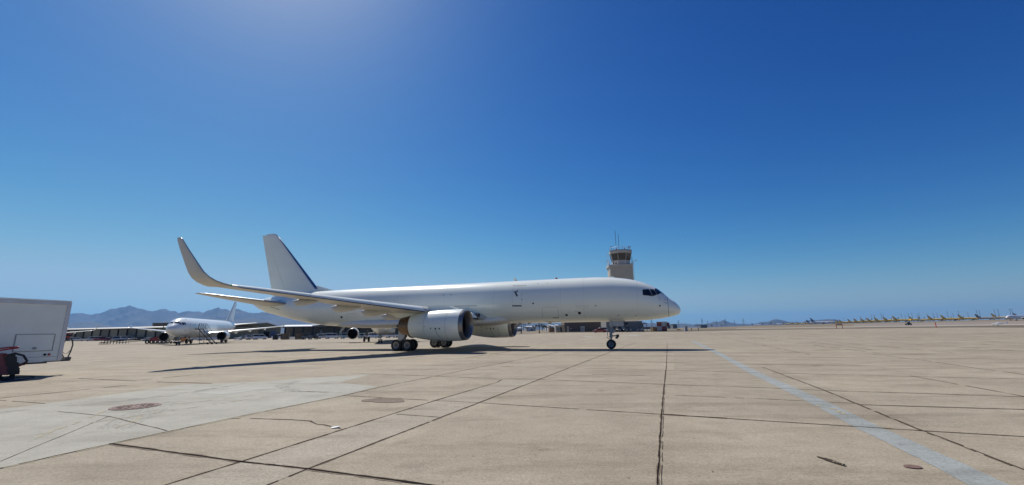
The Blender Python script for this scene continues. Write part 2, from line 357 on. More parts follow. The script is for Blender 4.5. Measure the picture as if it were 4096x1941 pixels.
tag(yw.build('old_yellow_marking',M['yellowwear'],smooth=0,fix=False),'remnants of worn yellow paint on the concrete',None,kind='structure')
# skid marks on the pale patch
sk=MB()
for k in range(7):
    o_=k*.09; ribbon(sk,[(-7.9+o_,8.6),(-8.6+o_*1.3,9.9),(-9.2+o_*1.2,11.2),(-9.3+o_,12.0)],.025,0,dz=.0052,jit=.9,gap=.35,seg=.1)
for k in range(5):
    o_=k*.1; ribbon(sk,[(-5.4+o_,13.2),(-6.9+o_,13.6),(-8.0+o_,15.0),(-8.0+o_*.5,16.3)],.05,0,dz=.0052,jit=.9,gap=.3,seg=.1)
for k in range(3): ribbon(sk,[(-12.3+k*.3,10.4),(-10.2+k*.2,13),(-9.6,15.8+k*.2)],.06,0,dz=.0052,jit=.9,gap=.35)
M['skid']=mat('skid_grey',(.24,.23,.195),.85,var=.2,scale=20)
tag(sk.build('tyre_marks',M['skid'],smooth=0,fix=False),'curved grey tyre marks on the pale patch',None,kind='structure')
mb=MB(); mb.add([(-3.42,8.46,.012),(-3.27,8.50,.02),(-3.24,8.40,.03),(-3.36,8.36,.012),(-3.42,8.46,.008),(-3.27,8.50,.01),(-3.24,8.40,.01),(-3.36,8.36,.008)],[(0,1,2,3),(7,6,5,4),(0,4,5,1),(1,5,6,2),(2,6,7,3),(3,7,4,0)]); tag(mb.build('paper_scrap',mat('white_scrap_paper',(.8,.8,.78),.8),smooth=0),'small white scrap lying on the slab left of the pale strip','paper scrap')
# manhole cover
mh=empty('manhole_cover',(-9.38,11.15,0.004),-.2,'round rust red iron manhole cover in the pale patch','manhole cover')
mb=MB(); mb.lathe([(0,.5),(.012,.5),(.012,.44),(.006,.44),(.006,0.001)],(0,0,0),(0,0,1),40); mb.build('ring',M['rust'],mh)
mb=MB(); mb.lathe([(0,.42),(.014,.42),(.014,0.001)],(0,0,0),(0,0,1),36)
for k in range(16):
    a=k*PI/8; mb.box((.3*math.cos(a),.3*math.sin(a),.018),(.13,.05,.008),rz=a)
for k in range(8):
    a=k*PI/4+.2; mb.box((.15*math.cos(a),.15*math.sin(a),.018),(.07,.05,.008),rz=a)
mb.build('cover',M['rust'],mh)
# small oval iron lid and spalled hole
mb=MB(); P=blob(4.9,5.73,.095,.075,0,rough=.03); n=len(P)
mb.add([(x,y,.004) for x,y in P]+[(x,y,.012) for x,y in P],[tuple(range(n,2*n))]+[(i,(i+1)%n,(i+1)%n+n,i+n) for i in range(n)])
tag(mb.build('iron_lid',M['rust'],smooth=0),'small rusty round lid set in the concrete beside the blue line','iron lid')
mb=MB(); P=blob(4.1,6.0,.19,.05,-1.35,rough=.28,seed=12); mb.add([(x,y,.010) for x,y in P],[tuple(range(len(P)))])
tag(mb.build('spalled_hole',M['crack'],smooth=0,fix=False),'broken dark spall in the concrete near the blue line',None,kind='structure')
rk=MB()
for k in range(4): rk.box((4.13-.012*k,5.84+.035*k,.015),(.028,.022,.016),rz=k)
M['stone']=mat('broken_concrete',(.33,.29,.2),.9)
tag(rk.build('concrete_rubble',M['stone'],smooth=0),'loose concrete rubble in the broken spall',None,kind='stuff')
FUS757=[(0,3.19,3.17,.02),(.03,3.36,3.02,.17),(.08,3.48,2.93,.28),(.2,3.66,2.84,.46),(.45,3.93,2.75,.68),(.82,4.20,2.66,.86),(1.2,4.57,2.59,1.02),(1.7,5.02,2.51,1.2),(2.4,5.45,2.43,1.42),(2.9,5.68,2.40,1.53),(3.5,5.88,2.37,1.64),(4.3,6.06,2.35,1.74),(5.5,6.25,2.34,1.83),(7,6.33,2.34,1.88),(9,6.35,2.34,1.88),(20,6.36,2.34,1.88),(31,6.37,2.32,1.88),(34,6.36,2.36,1.87),(36.2,6.33,2.5,1.82),(38.9,6.28,2.86,1.66),(41,6.18,3.25,1.44),(43.2,6.05,3.75,1.1),(45,5.87,4.15,.75),(46.2,5.65,4.58,.46),(46.9,5.5,4.98,.26),(47.25,5.38,5.16,.12)]
def herm(prof,s,k):
    n=len(prof)
    if s<=prof[0][0]: return prof[0][k]
    if s>=prof[-1][0]: return prof[-1][k]
    i=0
    while prof[i+1][0]<s: i+=1
    def sl(a): return (prof[a+1][k]-prof[a][k])/(prof[a+1][0]-prof[a][0])
    def m(j):
        if j<=0: return sl(0)
        if j>=n-1: return sl(n-2)
        a,b=sl(j-1),sl(j)
        if a*b<=0: return 0
        return 2*a*b/(a+b)
    h=prof[i+1][0]-prof[i][0];t=(s-prof[i][0])/h
    return (2*t**3-3*t*t+1)*prof[i][k]+(t**3-2*t*t+t)*h*m(i)+(-2*t**3+3*t*t)*prof[i+1][k]+(t**3-t*t)*h*m(i+1)
def fpt(prof,s,th,kz=.47):
    zt,zb,hw=(herm(prof,s,k) for k in(1,2,3)); zc=zb+(zt-zb)*kz
    c=math.cos(th)
    return s,hw*math.sin(th),zc+((zt-zc) if c>0 else (zc-zb))*c

# ------------------------------------------------------------------ aircraft
def fnorm(prof,s,th):
    e=.02; a=Vector(fpt(prof,s+e,th))-Vector(fpt(prof,max(0,s-e),th)); b=Vector(fpt(prof,s,th+e))-Vector(fpt(prof,s,th-e))
    n=a.cross(b).normalized(); c=Vector(fpt(prof,s,th)); 
    zt,zb=herm(prof,s,1),herm(prof,s,2)
    return n if n.dot(c-Vector((s,0,(zt+zb)/2)))>0 else -n
def airfoil(c0,c1,t,n=9,camber=.012):
    xs=[c0+(c1-c0)*(1-math.cos(PI*k/n))/2 for k in range(n+1)]
    def y(x): return 5*t*(.2969*math.sqrt(max(x,0))-.126*x-.3516*x*x+.2843*x**3-.1015*x**4)
    up=[(x,y(x)+camber*4*x*(1-x)+.0015) for x in reversed(xs)]; lo=[(x,-y(x)*.85+camber*4*x*(1-x)-.0015) for x in xs]
    if c0<=.0001: lo=lo[1:]
    return up+lo
def lerp_secs(secs,l0,l1,n,key=0):
    secs=list(secs); out=[]
    def at(l):
        for a,b in zip(secs,secs[1:]):
            if a[key]<=l<=b[key]:
                t=(l-a[key])/(b[key]-a[key]); return tuple(p+(q_-p)*t for p,q_ in zip(a,b))
        return secs[-1] if l>secs[-1][key] else secs[0]
    return [at(l0+(l1-l0)*k/n) for k in range(n+1)]
def surf(mb,secs,side,S0,c0,c1,mi=0,n=9,grow=0,cam_=.012,droop=False):
    """secs: (l,z,sLE,chord,t,cant_deg,twist)"""
    L=[]
    for l,z,sl_,ch,t,cant,tw in secs:
        ca=math.radians(cant); P=[]
        for x,yy in airfoil(c0,c1,t,n,cam_):
            yy+=(-tw*x)-(.030*max(0,1-x/.14)**2 if cam_ and droop else 0)
            if grow: yy+=grow/ch*(1 if yy>0 else -1)
            xs=x-(grow/ch if (grow and x<.02) else 0)
            s=sl_+xs*ch; ll=l-math.sin(ca)*yy*ch; zz=z+math.cos(ca)*yy*ch
            P.append((S0-s,-side*ll,zz))
        L.append(P)
    mb.loft(L,mi); return mb
def lestrip(mb,secs,side,S0,off,ext=.035):
    def y(x,t): return 5*t*(.2969*math.sqrt(max(x,0))-.126*x-.3516*x*x)
    V=[]; US=(0,.0006,.002,.005,.012,.022,ext)
    for l,z,sl_,ch,t,cant,tw in secs:
        ca=math.radians(cant); e=ext*min(1,3.6/ch)
        for u in US:
            x=abs(u)*(min(1,3.6/ch)); yy=y(x,t)*(1 if u<0 else -.85)+.048*x*(1-x)-.0015*(1 if u>=0 else -1)-tw*x-.030*max(0,1-x/.14)**2+(off/ch)*(1 if u<0 else -1)*(0 if u==0 else 1)
            xs=x-(off/ch if x<.02 else 0); s=sl_+xs*ch; V.append((S0-s,-side*(l-math.sin(ca)*yy*ch),z+math.cos(ca)*yy*ch))
    m=len(US); mb.add(V,[(i*m+j,i*m+j+1,(i+1)*m+j+1,(i+1)*m+j) for i in range(len(secs)-1) for j in range(m-1)])
def wheel(par,c,r,wd,names=('tyre','rim'),holes=9,ax=(0,1,0)):
    c=Vector(c); h=wd/2
    mb=MB(); mb.lathe([(-h*.62,r*.56),(-h*.95,r*.66),(-h,r*.80),(-h*.8,r*.95),(-h*.4,r*.995),(0,r),(h*.4,r*.995),(h*.8,r*.95),(h,r*.80),(h*.95,r*.66),(h*.62,r*.56)],c,ax,28)
    mb.build(names[0],M['tyre'],par)
    mb=MB()
    for sgn in(-1,1):
        mb.lathe([(sgn*h*.62,r*.56),(sgn*h*.74,r*.55),(sgn*h*.66,r*.47),(sgn*h*.42,r*.44)],c,ax,28,0)
        mb.lathe([(sgn*h*.40,r*.46),(sgn*h*.44,r*.16),(sgn*h*.80,r*.14),(sgn*h*.82,.001)],c,ax,20,1)
        axv=Vector(ax); 
        for k in range(holes):
            a=2*PI*k/holes; u=Vector((math.cos(a),0,math.sin(a)))
            mb.tube([c+axv*sgn*h*.47+u*r*.15,c+axv*sgn*h*.62+u*r*.46],r*.045,5,0)
    mb.build(names[1],[M['rim'],M['geardark']],par)
def patch(mb,prof,S0,corners,off=.006,n=7,mi=0,side=1):
    (a,b,c,d)=corners
    V=[]
    for i in range(n+1):
        for j in range(n+1):
            u,v_=i/n,j/n
            s=(a[0]*(1-u)+b[0]*u)*(1-v_)+(d[0]*(1-u)+c[0]*u)*v_; th=(a[1]*(1-u)+b[1]*u)*(1-v_)+(d[1]*(1-u)+c[1]*u)*v_
            p=Vector(fpt(prof,s,th))+fnorm(prof,s,th)*off; V.append((S0-p.x,-side*p.y,p.z))
    mb.add(V,[(i*(n+1)+j,i*(n+1)+j+1,(i+1)*(n+1)+j+1,(i+1)*(n+1)+j) for i in range(n) for j in range(n)],mi)
def fline(mb,prof,S0,pts,wd,off=.006,mi=0,side=1,close=False,step=.12):
    P=[]; pts=list(pts)+([pts[0]] if close else [])
    for a,b in zip(pts,pts[1:]):
        d=math.hypot(b[0]-a[0],(b[1]-a[1])*1.9); k=max(1,int(d/step))
        for q_ in range(k): P.append((a[0]+(b[0]-a[0])*q_/k,a[1]+(b[1]-a[1])*q_/k))
    P.append(pts[-1]); W3=[]
    for s,th in P: W3.append((Vector(fpt(prof,s,th)),fnorm(prof,s,th)))
    V=[]
    for i,(p,n) in enumerate(W3):
        a=W3[max(0,i-1)][0]; b=W3[min(len(W3)-1,i+1)][0]; t=(b-a).normalized(); c=n.cross(t).normalized()
        for sg in(-1,1):
            q_=p+n*off+c*sg*wd/2; V.append((S0-q_.x,-side*q_.y,q_.z))
    mb.add(V,[(2*i,2*i+1,2*i+3,2*i+2) for i in range(len(P)-1)],mi)
def fdisc(mb,prof,S0,s,th,r,off=.007,mi=0,side=1,ry=None,n=14):
    p=Vector(fpt(prof,s,th)); nn=fnorm(prof,s,th); t=Vector((1,0,0)); t=(t-nn*t.dot(nn)).normalized(); c=nn.cross(t); ry=ry or r
    V=[]
    for k in range(n):
        a=2*PI*k/n; q_=p+nn*off+t*math.cos(a)*r+c*math.sin(a)*ry; V.append((S0-q_.x,-side*q_.y,q_.z))
    mb.add(V,[tuple(range(n))],mi)

def airliner(name,label,cat,group,P,loc,psi,det=2):
    S0=P['ng']; root=empty(name,loc,-psi,label,cat,group); prof=P['fus']; A=lambda s,l,z:(S0-s,-l,z)
    paint,belly,wingm=P['mats']
    L_=prof[-1][0]; nth=36 if det>1 else (20 if det else 14)
    ss=[]; 
    for a,b in zip(prof,prof[1:]):
        k=max(1,int((b[0]-a[0])/(1.2 if det>1 else 4))) if b[0]-a[0]>1 else (2 if det else 1)
        for j in range(k): ss.append(a[0]+(b[0]-a[0])*j/k)
    ss.append(L_); rad=P.get('radome',0)
    def body(s0,s1,nm,m,par):
        X=[s0]+[s for s in ss if s0+.02<s<s1-.02]+[s1]; mb=MB()
        mb.loft([[ (lambda p:A(*p))(fpt(prof,s,2*PI*k/nth)) for k in range(nth)] for s in X]); return mb.build(nm,m,par,smooth=50)
    fu=body(rad,L_,'fuselage',paint,root)
    if rad: body(0,rad-.012,'radome',paint,root)
    if P.get('belly_secs'):
        mb=MB(); L=[]
        for s,hw,zt,zb in P['belly_secs']:
            zc=(zt+zb)/2; R=[]
            for k in range(28):
                a=2*PI*k/28; ca,sa=math.cos(a),math.sin(a); e=2/2.5
                R.append(A(s,hw*abs(ca)**e*(1 if ca>0 else -1),zc+(zt-zb)/2*abs(sa)**e*(1 if sa>0 else -1)))
            L.append(R)
        mb.loft(L).build('belly_fairing',belly,root,smooth=50)
    # wings
    W=P['wing']; tipl=P['tipl']
    for side in(1,-1):
        n=9 if det>1 else 5
        mb=MB(); 
        if det: surf(mb,[s for s in W],side,S0,.0,.722 if det>1 else .735,n=n,droop=det>1)
        else: surf(mb,W,side,S0,0,1,n=5)
        if not det and P.get('winglet'): pass
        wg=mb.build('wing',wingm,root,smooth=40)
        if det:
            if det>1: mb=MB(); surf(mb,[(q[0],q[1],q[2],q[3],q[4]*.55)+tuple(q[5:]) for q in W],side,S0,.68,.80,n=3); mb.build('flap_gap_shade',M['dark'],wg,smooth=40)  # near-black filler paints the shade inside the flap gap
            for a,b in P['flaps']:
                mb=MB(); surf(mb,lerp_secs(W,a,b,4),side,S0,.752 if det>1 else .745,1,n=4); mb.build('flap' if b<tipl*.8 else 'aileron',wingm,wg,smooth=40)
            for a,b in P['slats']:
                mb=MB(); SC=lerp_secs(W,a,b,5); surf(mb,SC,side,S0,0,.085,n=8,grow=.012,droop=det>1); st_=mb.build('slat',paint,wg,smooth=60)
                if det>1: mb=MB(); lestrip(mb,SC,side,S0,.022); mb.build('leading_edge',M['darkedge'],st_,smooth=60)
            for l,s0,s1,z,hh in P['canoes']:
                mb=MB(); L=[]
                for k in range(11):
                    t=k/10; s=s0+(s1-s0)*t; r_=math.sin(PI*min(1,(.04+t*1.3)/1.08)/2)**.6 if t<.8 else ((1-t)/.2)**.75*.97+.03
                    zz=z+(.10*t if t<.7 else .07+.0*t); zo=hh*(1-r_)*.55
                    L.append([A(s,l+.17*r_*math.cos(q_),zz+zo+hh*r_*math.sin(q_)) for q_ in [2*PI*j/12 for j in range(12)]])
                for lp in L: pass
                if side<0: L=[[(x,-y,z_) for x,y,z_ in lp] for lp in L]
                mb.loft(L).build('flap_track_fairing',wingm,wg,smooth=50)
        if P.get('winglet'):
            mb=MB(); surf(mb,P['winglet'],side,S0,0,1,n=6,cam_=0); mb.build('winglet',wingm,wg,smooth=50)
            if det>1:
                mb=MB(); surf(mb,[tuple(a if i else x for i,a in enumerate(x)) for x in [] ] or P['winglet'],side,S0,0,.05,n=5,grow=.008,cam_=0); mb.build('winglet_leading_edge',M['metal'],wg,smooth=50)
                q0=P['winglet'][0]; mb=MB(); c=A(q0[2]+.02,side*(q0[0]-.02),q0[1]); mb.lathe([(-.09,.001),(-.07,.05),(.05,.06),(.09,.001)],c,(1,0,0),8); mb.build('navigation_light',M['green'] if side>0 else M['red'],wg)
        # stabiliser
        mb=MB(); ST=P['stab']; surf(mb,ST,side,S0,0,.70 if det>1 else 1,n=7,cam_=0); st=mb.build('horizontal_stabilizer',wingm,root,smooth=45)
        if det>1:
            mb=MB(); surf(mb,lerp_secs(ST,ST[0][0]+.5,ST[-1][0]-.05,3),side,S0,.71,1,n=3,cam_=0); mb.build('elevator',wingm,st,smooth=45)
            mb=MB(); surf(mb,ST,side,S0,0,.06,n=5,grow=.006,cam_=0); mb.build('leading_edge',M['metal'],st,smooth=50)
        # engines
        E=P['eng']; le=E['l']*side; zc=E['z']; ax=(1,0,0)
        en=empty('engine'); en.parent=root
        seg=40 if det>1 else (24 if det else 12)
        def lat(pr,nm,m,par,smooth=45): 
            mb=MB(); mb.lathe([(S0-s,r) for s,r in pr],(0,-le,zc),ax,seg); return mb.build(nm,m,par,smooth=smooth)
        na=lat(E['cowl'],'cowling',paint,en)
        lat(E['lip'],'inlet_lip',M['lipmetal'] if det else wingm,en)
        lat(E['duct'],'inlet_duct',M['dark'],en)
        if det:
            lat(E['nozzle'],'exhaust_nozzle',M['hot'],en)
            lat(E['plug'],'exhaust_core',M['hotdark'],en)
            mb=MB(); sf=E['fan']; R=E['fanr']; nb=24
            for k in range(nb):
                a=2*PI*k/nb; b=a+.2
                u=lambda t,r,dx:(S0-sf+dx,-le+r*math.cos(t),zc+r*math.sin(t))
                mb.add([u(a,.3*R,.06),u(b,.3*R,-.1),u(b+.12,R,-.12),u(a+.05,R,.1)],[(0,1,2,3)])
            mb.build('fan',M['fan'],en,smooth=0,fix=False)
            lat([(sf-.45,.001),(sf-.3,.14*R),(sf,.3*R),(sf+.12,.32*R)],'spinner',M['dark'],en)
        mb=MB(); mb.prism(E['pylon'],-.2,.2,f=lambda s,z,t:A(s,le+t,z)); mb.build('pylon',paint,root,smooth=0)
    # fin
    FN=P['fin']; FN=[(0,z,s,c,t,90,0) for z,s,c,t in FN]
    mb=MB(); surf(mb,FN,1,S0,0,.68 if det>1 else 1,n=8,cam_=0); fn=mb.build('tail_fin',P.get('finmat',paint),root,smooth=40)
    if det>1:
        mb=MB(); surf(mb,lerp_secs([(z,)+(0,)+tuple(r) for (_,z,*r) in []] or FN,FN[0][1]+.5,FN[-1][1]-.12,3,key=1),1,S0,.686,1,n=3,cam_=0); mb.build('rudder',paint,fn,smooth=40)
        mb=MB(); surf(mb,lerp_secs(FN,FN[1][1]+.3,FN[-1][1]-.45,4,key=1),1,S0,0,.045,n=6,grow=.01,cam_=0); mb.build('leading_edge',M['metal'],fn,smooth=50)
    if P.get('dorsal'):
        mb=MB(); (sa,za),(sb,zb_),(sc_,zc2)=P['dorsal']
        mb.add([A(sa,0,za),A(sb,.0,zb_),A(sc_,.16,zc2),A(sc_,-.16,zc2),A(sa+.5,.10,za-.02),A(sa+.5,-.10,za-.02)],[(0,1,2,4),(0,5,3,1),(1,3,2),(0,4,5),(4,2,3,5)]); mb.build('dorsal_fin',paint,root,smooth=0)
    # landing gear
    G=P['gear']; r=G['nr']
    ng=MB(); 
    ng.tube([A(S0,0,r),A(S0-.03,0,r+.55)],.075,10,1); ng.tube([A(S0-.02,0,r+.5),A(S0-.1,0,G['nz'])],.105,12)
    ng.tube([A(S0,-.3,r),A(S0,.3,r)],.07,8)
    if det:
        ng.tube([A(S0+.02,0,r+.35),A(S0+.36,0,r+.62),A(S0+.04,0,r+.68)],.035,6)
        ng.tube([A(S0-.1,.12,r+1.0),A(S0-1.15,.25,G['nz']-.05)],.05,8); ng.tube([A(S0-.1,-.12,r+1.0),A(S0-1.15,-.25,G['nz']-.05)],.05,8)
        ng.box(A(S0-.12,0,r+1.12),(.36,.5,.34),taper=.2); ng.box(A(S0-.05,.18,r+.72),(.26,.1,.24)); ng.tube([A(S0+.28,.14,r+.72),A(S0+.22,.14,r+1.3)],.03,6)
        ng.tube([A(S0-.06,.16,r+.4),A(S0-.06,.17,r+1.45)],.018,5); ng.tube([A(S0+.1,-.1,r+.5),A(S0+.14,-.14,r+1.4)],.016,5)
    g=ng.build('nose_gear',[M['gear'],M['rim']],root)
    for l in(-.24,.24): wheel(g,A(S0,l,r),r,.22,holes=8)
    if det>1:
        for l in(-.13,.13):
            mb=MB(); mb.lathe([(0,.06),(.04,.12),(.2,.13),(.24,.001)],A(S0-.48,l,r+.72),(1,0,-.1),12); mb.tube([A(S0-.1,l*.5,r+.7),A(S0-.46,l,r+.72)],.05,6); mb.box(A(S0-.5,l,r+.55),(.2,.16,.16)); mb.build('taxi_light',M['geardark'],g)
        for l in(-.48,.48):
            mb=MB(); mb.prism([(S0-1.2,2.37),(S0+.02,2.37),(S0+.03,1.95),(S0-1.2,1.93)],-.015,.015,f=lambda s,z,t:A(s,l+t,z)); mb.build('gear_door',M['door'],g,smooth=0)
            for q0,q1 in((( .15,2.36),(.42,1.6)),((1.2,2.38),(1.27,1.75))): mb=MB(); mb.tube([A(S0-q0[0],l*.98,q0[1]),A(S0-q1[0],l*.98,q1[1])],.033,6); mb.build('door_strut',M['geardark'],g)
    r=G['mr']
    for side in(1,-1):
        lc=G['ml']*side; sm_=G['ms']; mb=MB()
        mb.tube([A(sm_,lc,r+.05),A(sm_-.02,lc*.99,r+.8)],.11,10,1); mb.tube([A(sm_-.02,lc*.99,r+.7),A(sm_-.1,lc*.97,G['mz'])],.17,12)
        mb.tube([A(sm_,lc*.98,r+1.1),A(sm_+.05,lc*.45,G['mz']-.3)],.08,8); mb.tube([A(sm_-.05,lc*.98,r+1.0),A(sm_-1.2,lc*.9,G['mz'])],.07,8)
        if det>1:
            mb.tube([A(sm_+.1,lc,r+.1),A(sm_+.48,lc,r+.45),A(sm_+.12,lc,r+.75)],.05,6); mb.box(A(sm_,lc*.97,G['mz']-.5),(.9,.5,.6)); 
            for q_ in range(5): mb.tube([A(sm_-.2+.1*q_,lc+.2-.05*q_,r+.3),A(sm_-.3+.12*q_,lc+.15-.06*q_,G['mz']-.2)],.02,5)
            mb.tube([A(sm_-.45,lc*.8,r+.9),A(sm_-.5,lc*.5,G['mz']-.5)],.06,6)
        ax_=G['axles']
        mb.tube([A(sm_+min(ax_),lc,r),A(sm_+max(ax_)+.01,lc,r)],.1,8)
        for a_ in ax_: mb.tube([A(sm_+a_,lc-.5,r),A(sm_+a_,lc+.5,r)],.08,8)
        g=mb.build('main_gear',[M['geardark'],M['gear']],root)
        for a_ in ax_:
            for l in(-G['mw'],G['mw']): wheel(g,A(sm_+a_,lc+l,r),r,G['ww'])
        if det:
            mb=MB(); mb.prism([(sm_+.38,r+1.35),(sm_+.38,r+.5),(sm_-.05,r+.45),(sm_-.36,r+.8),(sm_-.1,r+1.35)],0,.04,f=lambda s,z,t:A(s,side*(abs(lc)+.62-.12*(z-r)+t),z)); mb.build('gear_door',M['door'],g,smooth=0)
    # cockpit windows and marks
    if det:
        for side in(1,-1):
            for q_ in P['windows']:
                mb=MB(); patch(mb,prof,S0,q_,off=.007,n=8,side=side); mb.build('cockpit_window',M['glass'],root,smooth=60)
                if det>1:
                    mb=MB(); fline(mb,prof,S0,q_,.05,off=.010,side=side,close=True,step=.08); mb.build('window_frame',M['line'],root,smooth=60)
    return root

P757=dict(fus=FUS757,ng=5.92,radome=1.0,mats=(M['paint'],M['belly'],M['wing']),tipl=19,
 belly_secs=[(14.6,.7,3.3,2.42),(15.4,1.3,3.2,2.36),(16.6,1.66,3.05,2.22),(18,1.86,3.05,2.14),(22,1.93,3.05,2.10),(27.5,1.92,3.05,2.10),(29.5,1.82,3.0,2.12),(31.5,1.6,3.1,2.18),(33.4,1.2,2.95,2.26),(34.6,.5,2.8,2.36)],
 wing=[(0,2.93,16.1,9.4,.135,5,.035),(1.9,3.03,17.23,7.75,.13,5.5,.035),(6.3,3.47,19.87,5.35,.12,5.5,.01),(12.6,4.1,23.65,3.65,.11,5.5,-.02),(19.0,4.76,27.5,1.95,.10,6,-.03)],
 winglet=[(19.0,4.76,27.5,1.95,.10,6,0),(19.35,4.82,27.6,1.8,.10,16,0),(19.75,4.98,27.82,1.65,.095,36,0),(20.0,5.22,28.1,1.5,.09,56,0),(20.13,5.55,28.45,1.33,.085,72,0),(20.25,6.1,28.88,1.12,.08,78,0),(20.42,7.1,29.7,.72,.08,80,0),(20.5,7.66,30.12,.5,.07,80,0),(20.51,7.78,30.3,.3,.04,80,0)],
 flaps=[(2.1,6.2),(6.5,14.4),(14.6,18.6)],slats=[(2.3,5.5),(7.15,11),(11.03,14.8),(14.83,18.6)],
 canoes=[(5.3,22.6,25.9,2.98,.30),(7.8,23.2,26.2,3.28,.32),(10.3,24.3,27.2,3.56,.30),(13.3,25.8,28.2,3.92,.25)],
 stab=[(0,4.82,39.9,5.2,.10,7,0),(1.0,4.92,40.6,4.65,.10,7,0),(7.2,5.80,45.15,1.42,.09,7,0),(7.6,5.86,45.75,.82,.06,7,0)],
 eng=dict(l=6.28,z=2.22,fan=17.95,fanr=.95,cowl=[(17.14,1.262),(17.36,1.285),(17.8,1.305),(18.6,1.315),(19.4,1.29),(20.2,1.225),(21.0,1.115),(21.85,.965),(21.85,.90),(21.2,.9)],
  lip=[(17.13,1.260),(16.97,1.235),(16.84,1.19),(16.79,1.14),(16.83,1.08),(16.93,1.03),(17.08,.985),(17.3,.955),(17.42,.95)],duct=[(17.42,.95),(17.7,.955),(18.0,.97),(18.6,.97),(18.6,.01)],
  nozzle=[(21.3,.90),(21.86,.90),(22.3,.83),(22.95,.70),(22.95,.66),(22.2,.7)],plug=[(22.0,.5),(22.9,.4),(23.5,.1),(23.55,.001)],
  pylon=[(17.6,3.48),(18.4,3.76),(19.4,3.88),(20.3,3.80),(21.2,3.55),(24.4,3.3),(23.4,2.95),(22.4,2.86),(21.2,2.9),(18.2,3.2)]),
 fin=[(5.5,36.9,7.3,.095),(6.3,37.65,6.88,.095),(9.9,41.18,4.55,.09),(13.05,44.28,2.50,.085),(13.42,44.68,2.22,.07),(13.58,45.05,1.92,.03)],
 dorsal=[(35.6,6.30),(38.35,7.02),(39.2,6.4)],
 gear=dict(nr=.40,nz=2.45,mr=.53,ml=3.66,ms=24.3,mz=3.3,axles=(-.57,.57),mw=.43,ww=.36),
 windows=[[(2.93,.985),(2.43,.835),(2.2,1.205),(2.93,1.27)],[(2.35,.80),(2.07,.675),(1.80,.965),(2.15,1.19)],[(1.99,.635),(1.72,.08),(1.12,.10),(1.74,.95)]])
jet=airliner('cargo_airliner','large all white windowless freighter airliner with tall winglet standing side on across the apron','airliner',None,P757,(8.5559,38.4162,0),.31)
# surface details of the near aircraft (starboard side seen, mirrored where both sides have them)
S0=5.92; prof=FUS757
mb=MB(); fline(mb,prof,S0,[(1.0,a*.1) for a in range(0,64)],.03,off=.004); mb.build('radome_seam',M['line'],jet,smooth=60)
d=MB(); fline(d,prof,S0,[(14.36,.80),(14.40,1.0),(14.36,1.72),(13.50,1.74),(13.48,1.0),(13.55,.82)],.014,close=True); 
dr=MB(); fline(dr,prof,S0,[(14.37,1.752),(13.49,1.766)],.10,off=.008); dh=MB(); fline(dh,prof,S0,[(13.49,1.475),(13.38,1.478)],.04,off=.008); dw=MB(); fdisc(dw,prof,S0,13.94,1.088,.085)
dd=d.build('cargo_door_outline',M['faint'],jet,smooth=60); dr.build('door_sill',M['black'],dd,smooth=60); dh.build('door_handle',M['black'],dd,smooth=60); dw.build('door_porthole',M['black'],dd,smooth=60)
mb=MB(); 
for a,b in [((14.20,1.10),(14.02,1.17)),((14.10,1.15),(13.97,1.24)),((14.04,1.22),(13.88,1.33))]: fline(mb,prof,S0,[a,b],.15,off=.009)
mb.build('exposed_sealant',M['sealant'],dd,smooth=60)
d=MB(); fline(d,prof,S0,[(11.74,2.50),(11.62,2.10),(11.60,1.93),(11.50,1.86),(10.30,1.862),(10.16,1.94),(10.20,2.2),(10.26,2.50)],.018); cd=d.build('lower_cargo_door_outline',M['faint'],jet,smooth=60)
dr=MB(); fline(dr,prof,S0,[(10.8,2.466),(10.27,2.476)],.065,off=.008); dr.build('door_handle',M['black'],cd,smooth=60); dr=MB(); fline(dr,prof,S0,[(11.66,2.80),(10.17,2.815)],.05,off=.008); dr.build('door_sill',M['black'],cd,smooth=60)
for s,th,r in [(12.4,1.667,.075),(9.5,2.309,.12),(8.34,2.207,.14),(6.88,1.855,.05),(33.17,2.085,.13),(1.66,1.685,.07),(5.07,2.372,.03),(5.12,2.42,.03),(5.0,2.40,.025),(3.62,2.42,.04),(12.08,.698,.04),(11.2,.699,.04)]: mk=MB(); fdisc(mk,prof,S0,s,th,r); mk.build('vent_port',M['black'],jet,smooth=60)
for a,b,wd in [((31.74,2.488),(31.2,2.494),.07),((32.78,2.927),(31.32,2.949),.04),((20.16,1.677),(17.8,1.689),.035),((43.44,1.704),(41.91,1.878),.04),((42.47,1.172),(41.88,1.087),.05),((14.48,.724),(13.15,.779),.025),((21.5,1.123),(21.3,1.123),.03),((20.75,1.126),(20.5,1.126),.03),((1.26,1.333),(1.09,1.30),.03),((1.32,1.091),(1.17,1.04),.02),((1.72,1.13),(1.60,1.12),.03),((1.66,1.24),(1.58,1.235),.05),((2.84,2.80),(2.62,2.83),.03),((9.75,2.24),(9.6,2.245),.02),((8.7,2.12),(8.5,2.125),.02),((14.0,.98),(13.7,.985),.02)]: mk=MB(); fline(mk,prof,S0,[a,b],wd,off=.008); mk.build('surface_marking',M['black'],jet,smooth=60)
fs=MB()
for pts in [[(32.52,2.0),(32.42,1.90),(32.3,1.874),(31.04,1.89)],[(8.54,1.844),(7.51,1.86),(7.53,1.958),(8.49,1.944),(8.54,1.844)]]: fline(fs,prof,S0,pts,.018)
for s in [3.4,7.9,9.9,16.2,21.3,26.5,30.2,34.2,36.8,40.4]:
    fline(fs,prof,S0,[(s,.15+.07*k) for k in range(0,40)],.007,off=.003); fline(fs,prof,S0,[(s,.15+.07*k) for k in range(0,40)],.007,off=.003,side=-1)
for th in (.62,2.35): fline(fs,prof,S0,[(4+.8*k,th) for k in range(0,46)],.007,off=.003)
fs.build('skin_seams',M['faint'],jet,smooth=60)
A=lambda s,l,z:(S0-s,-l,z)
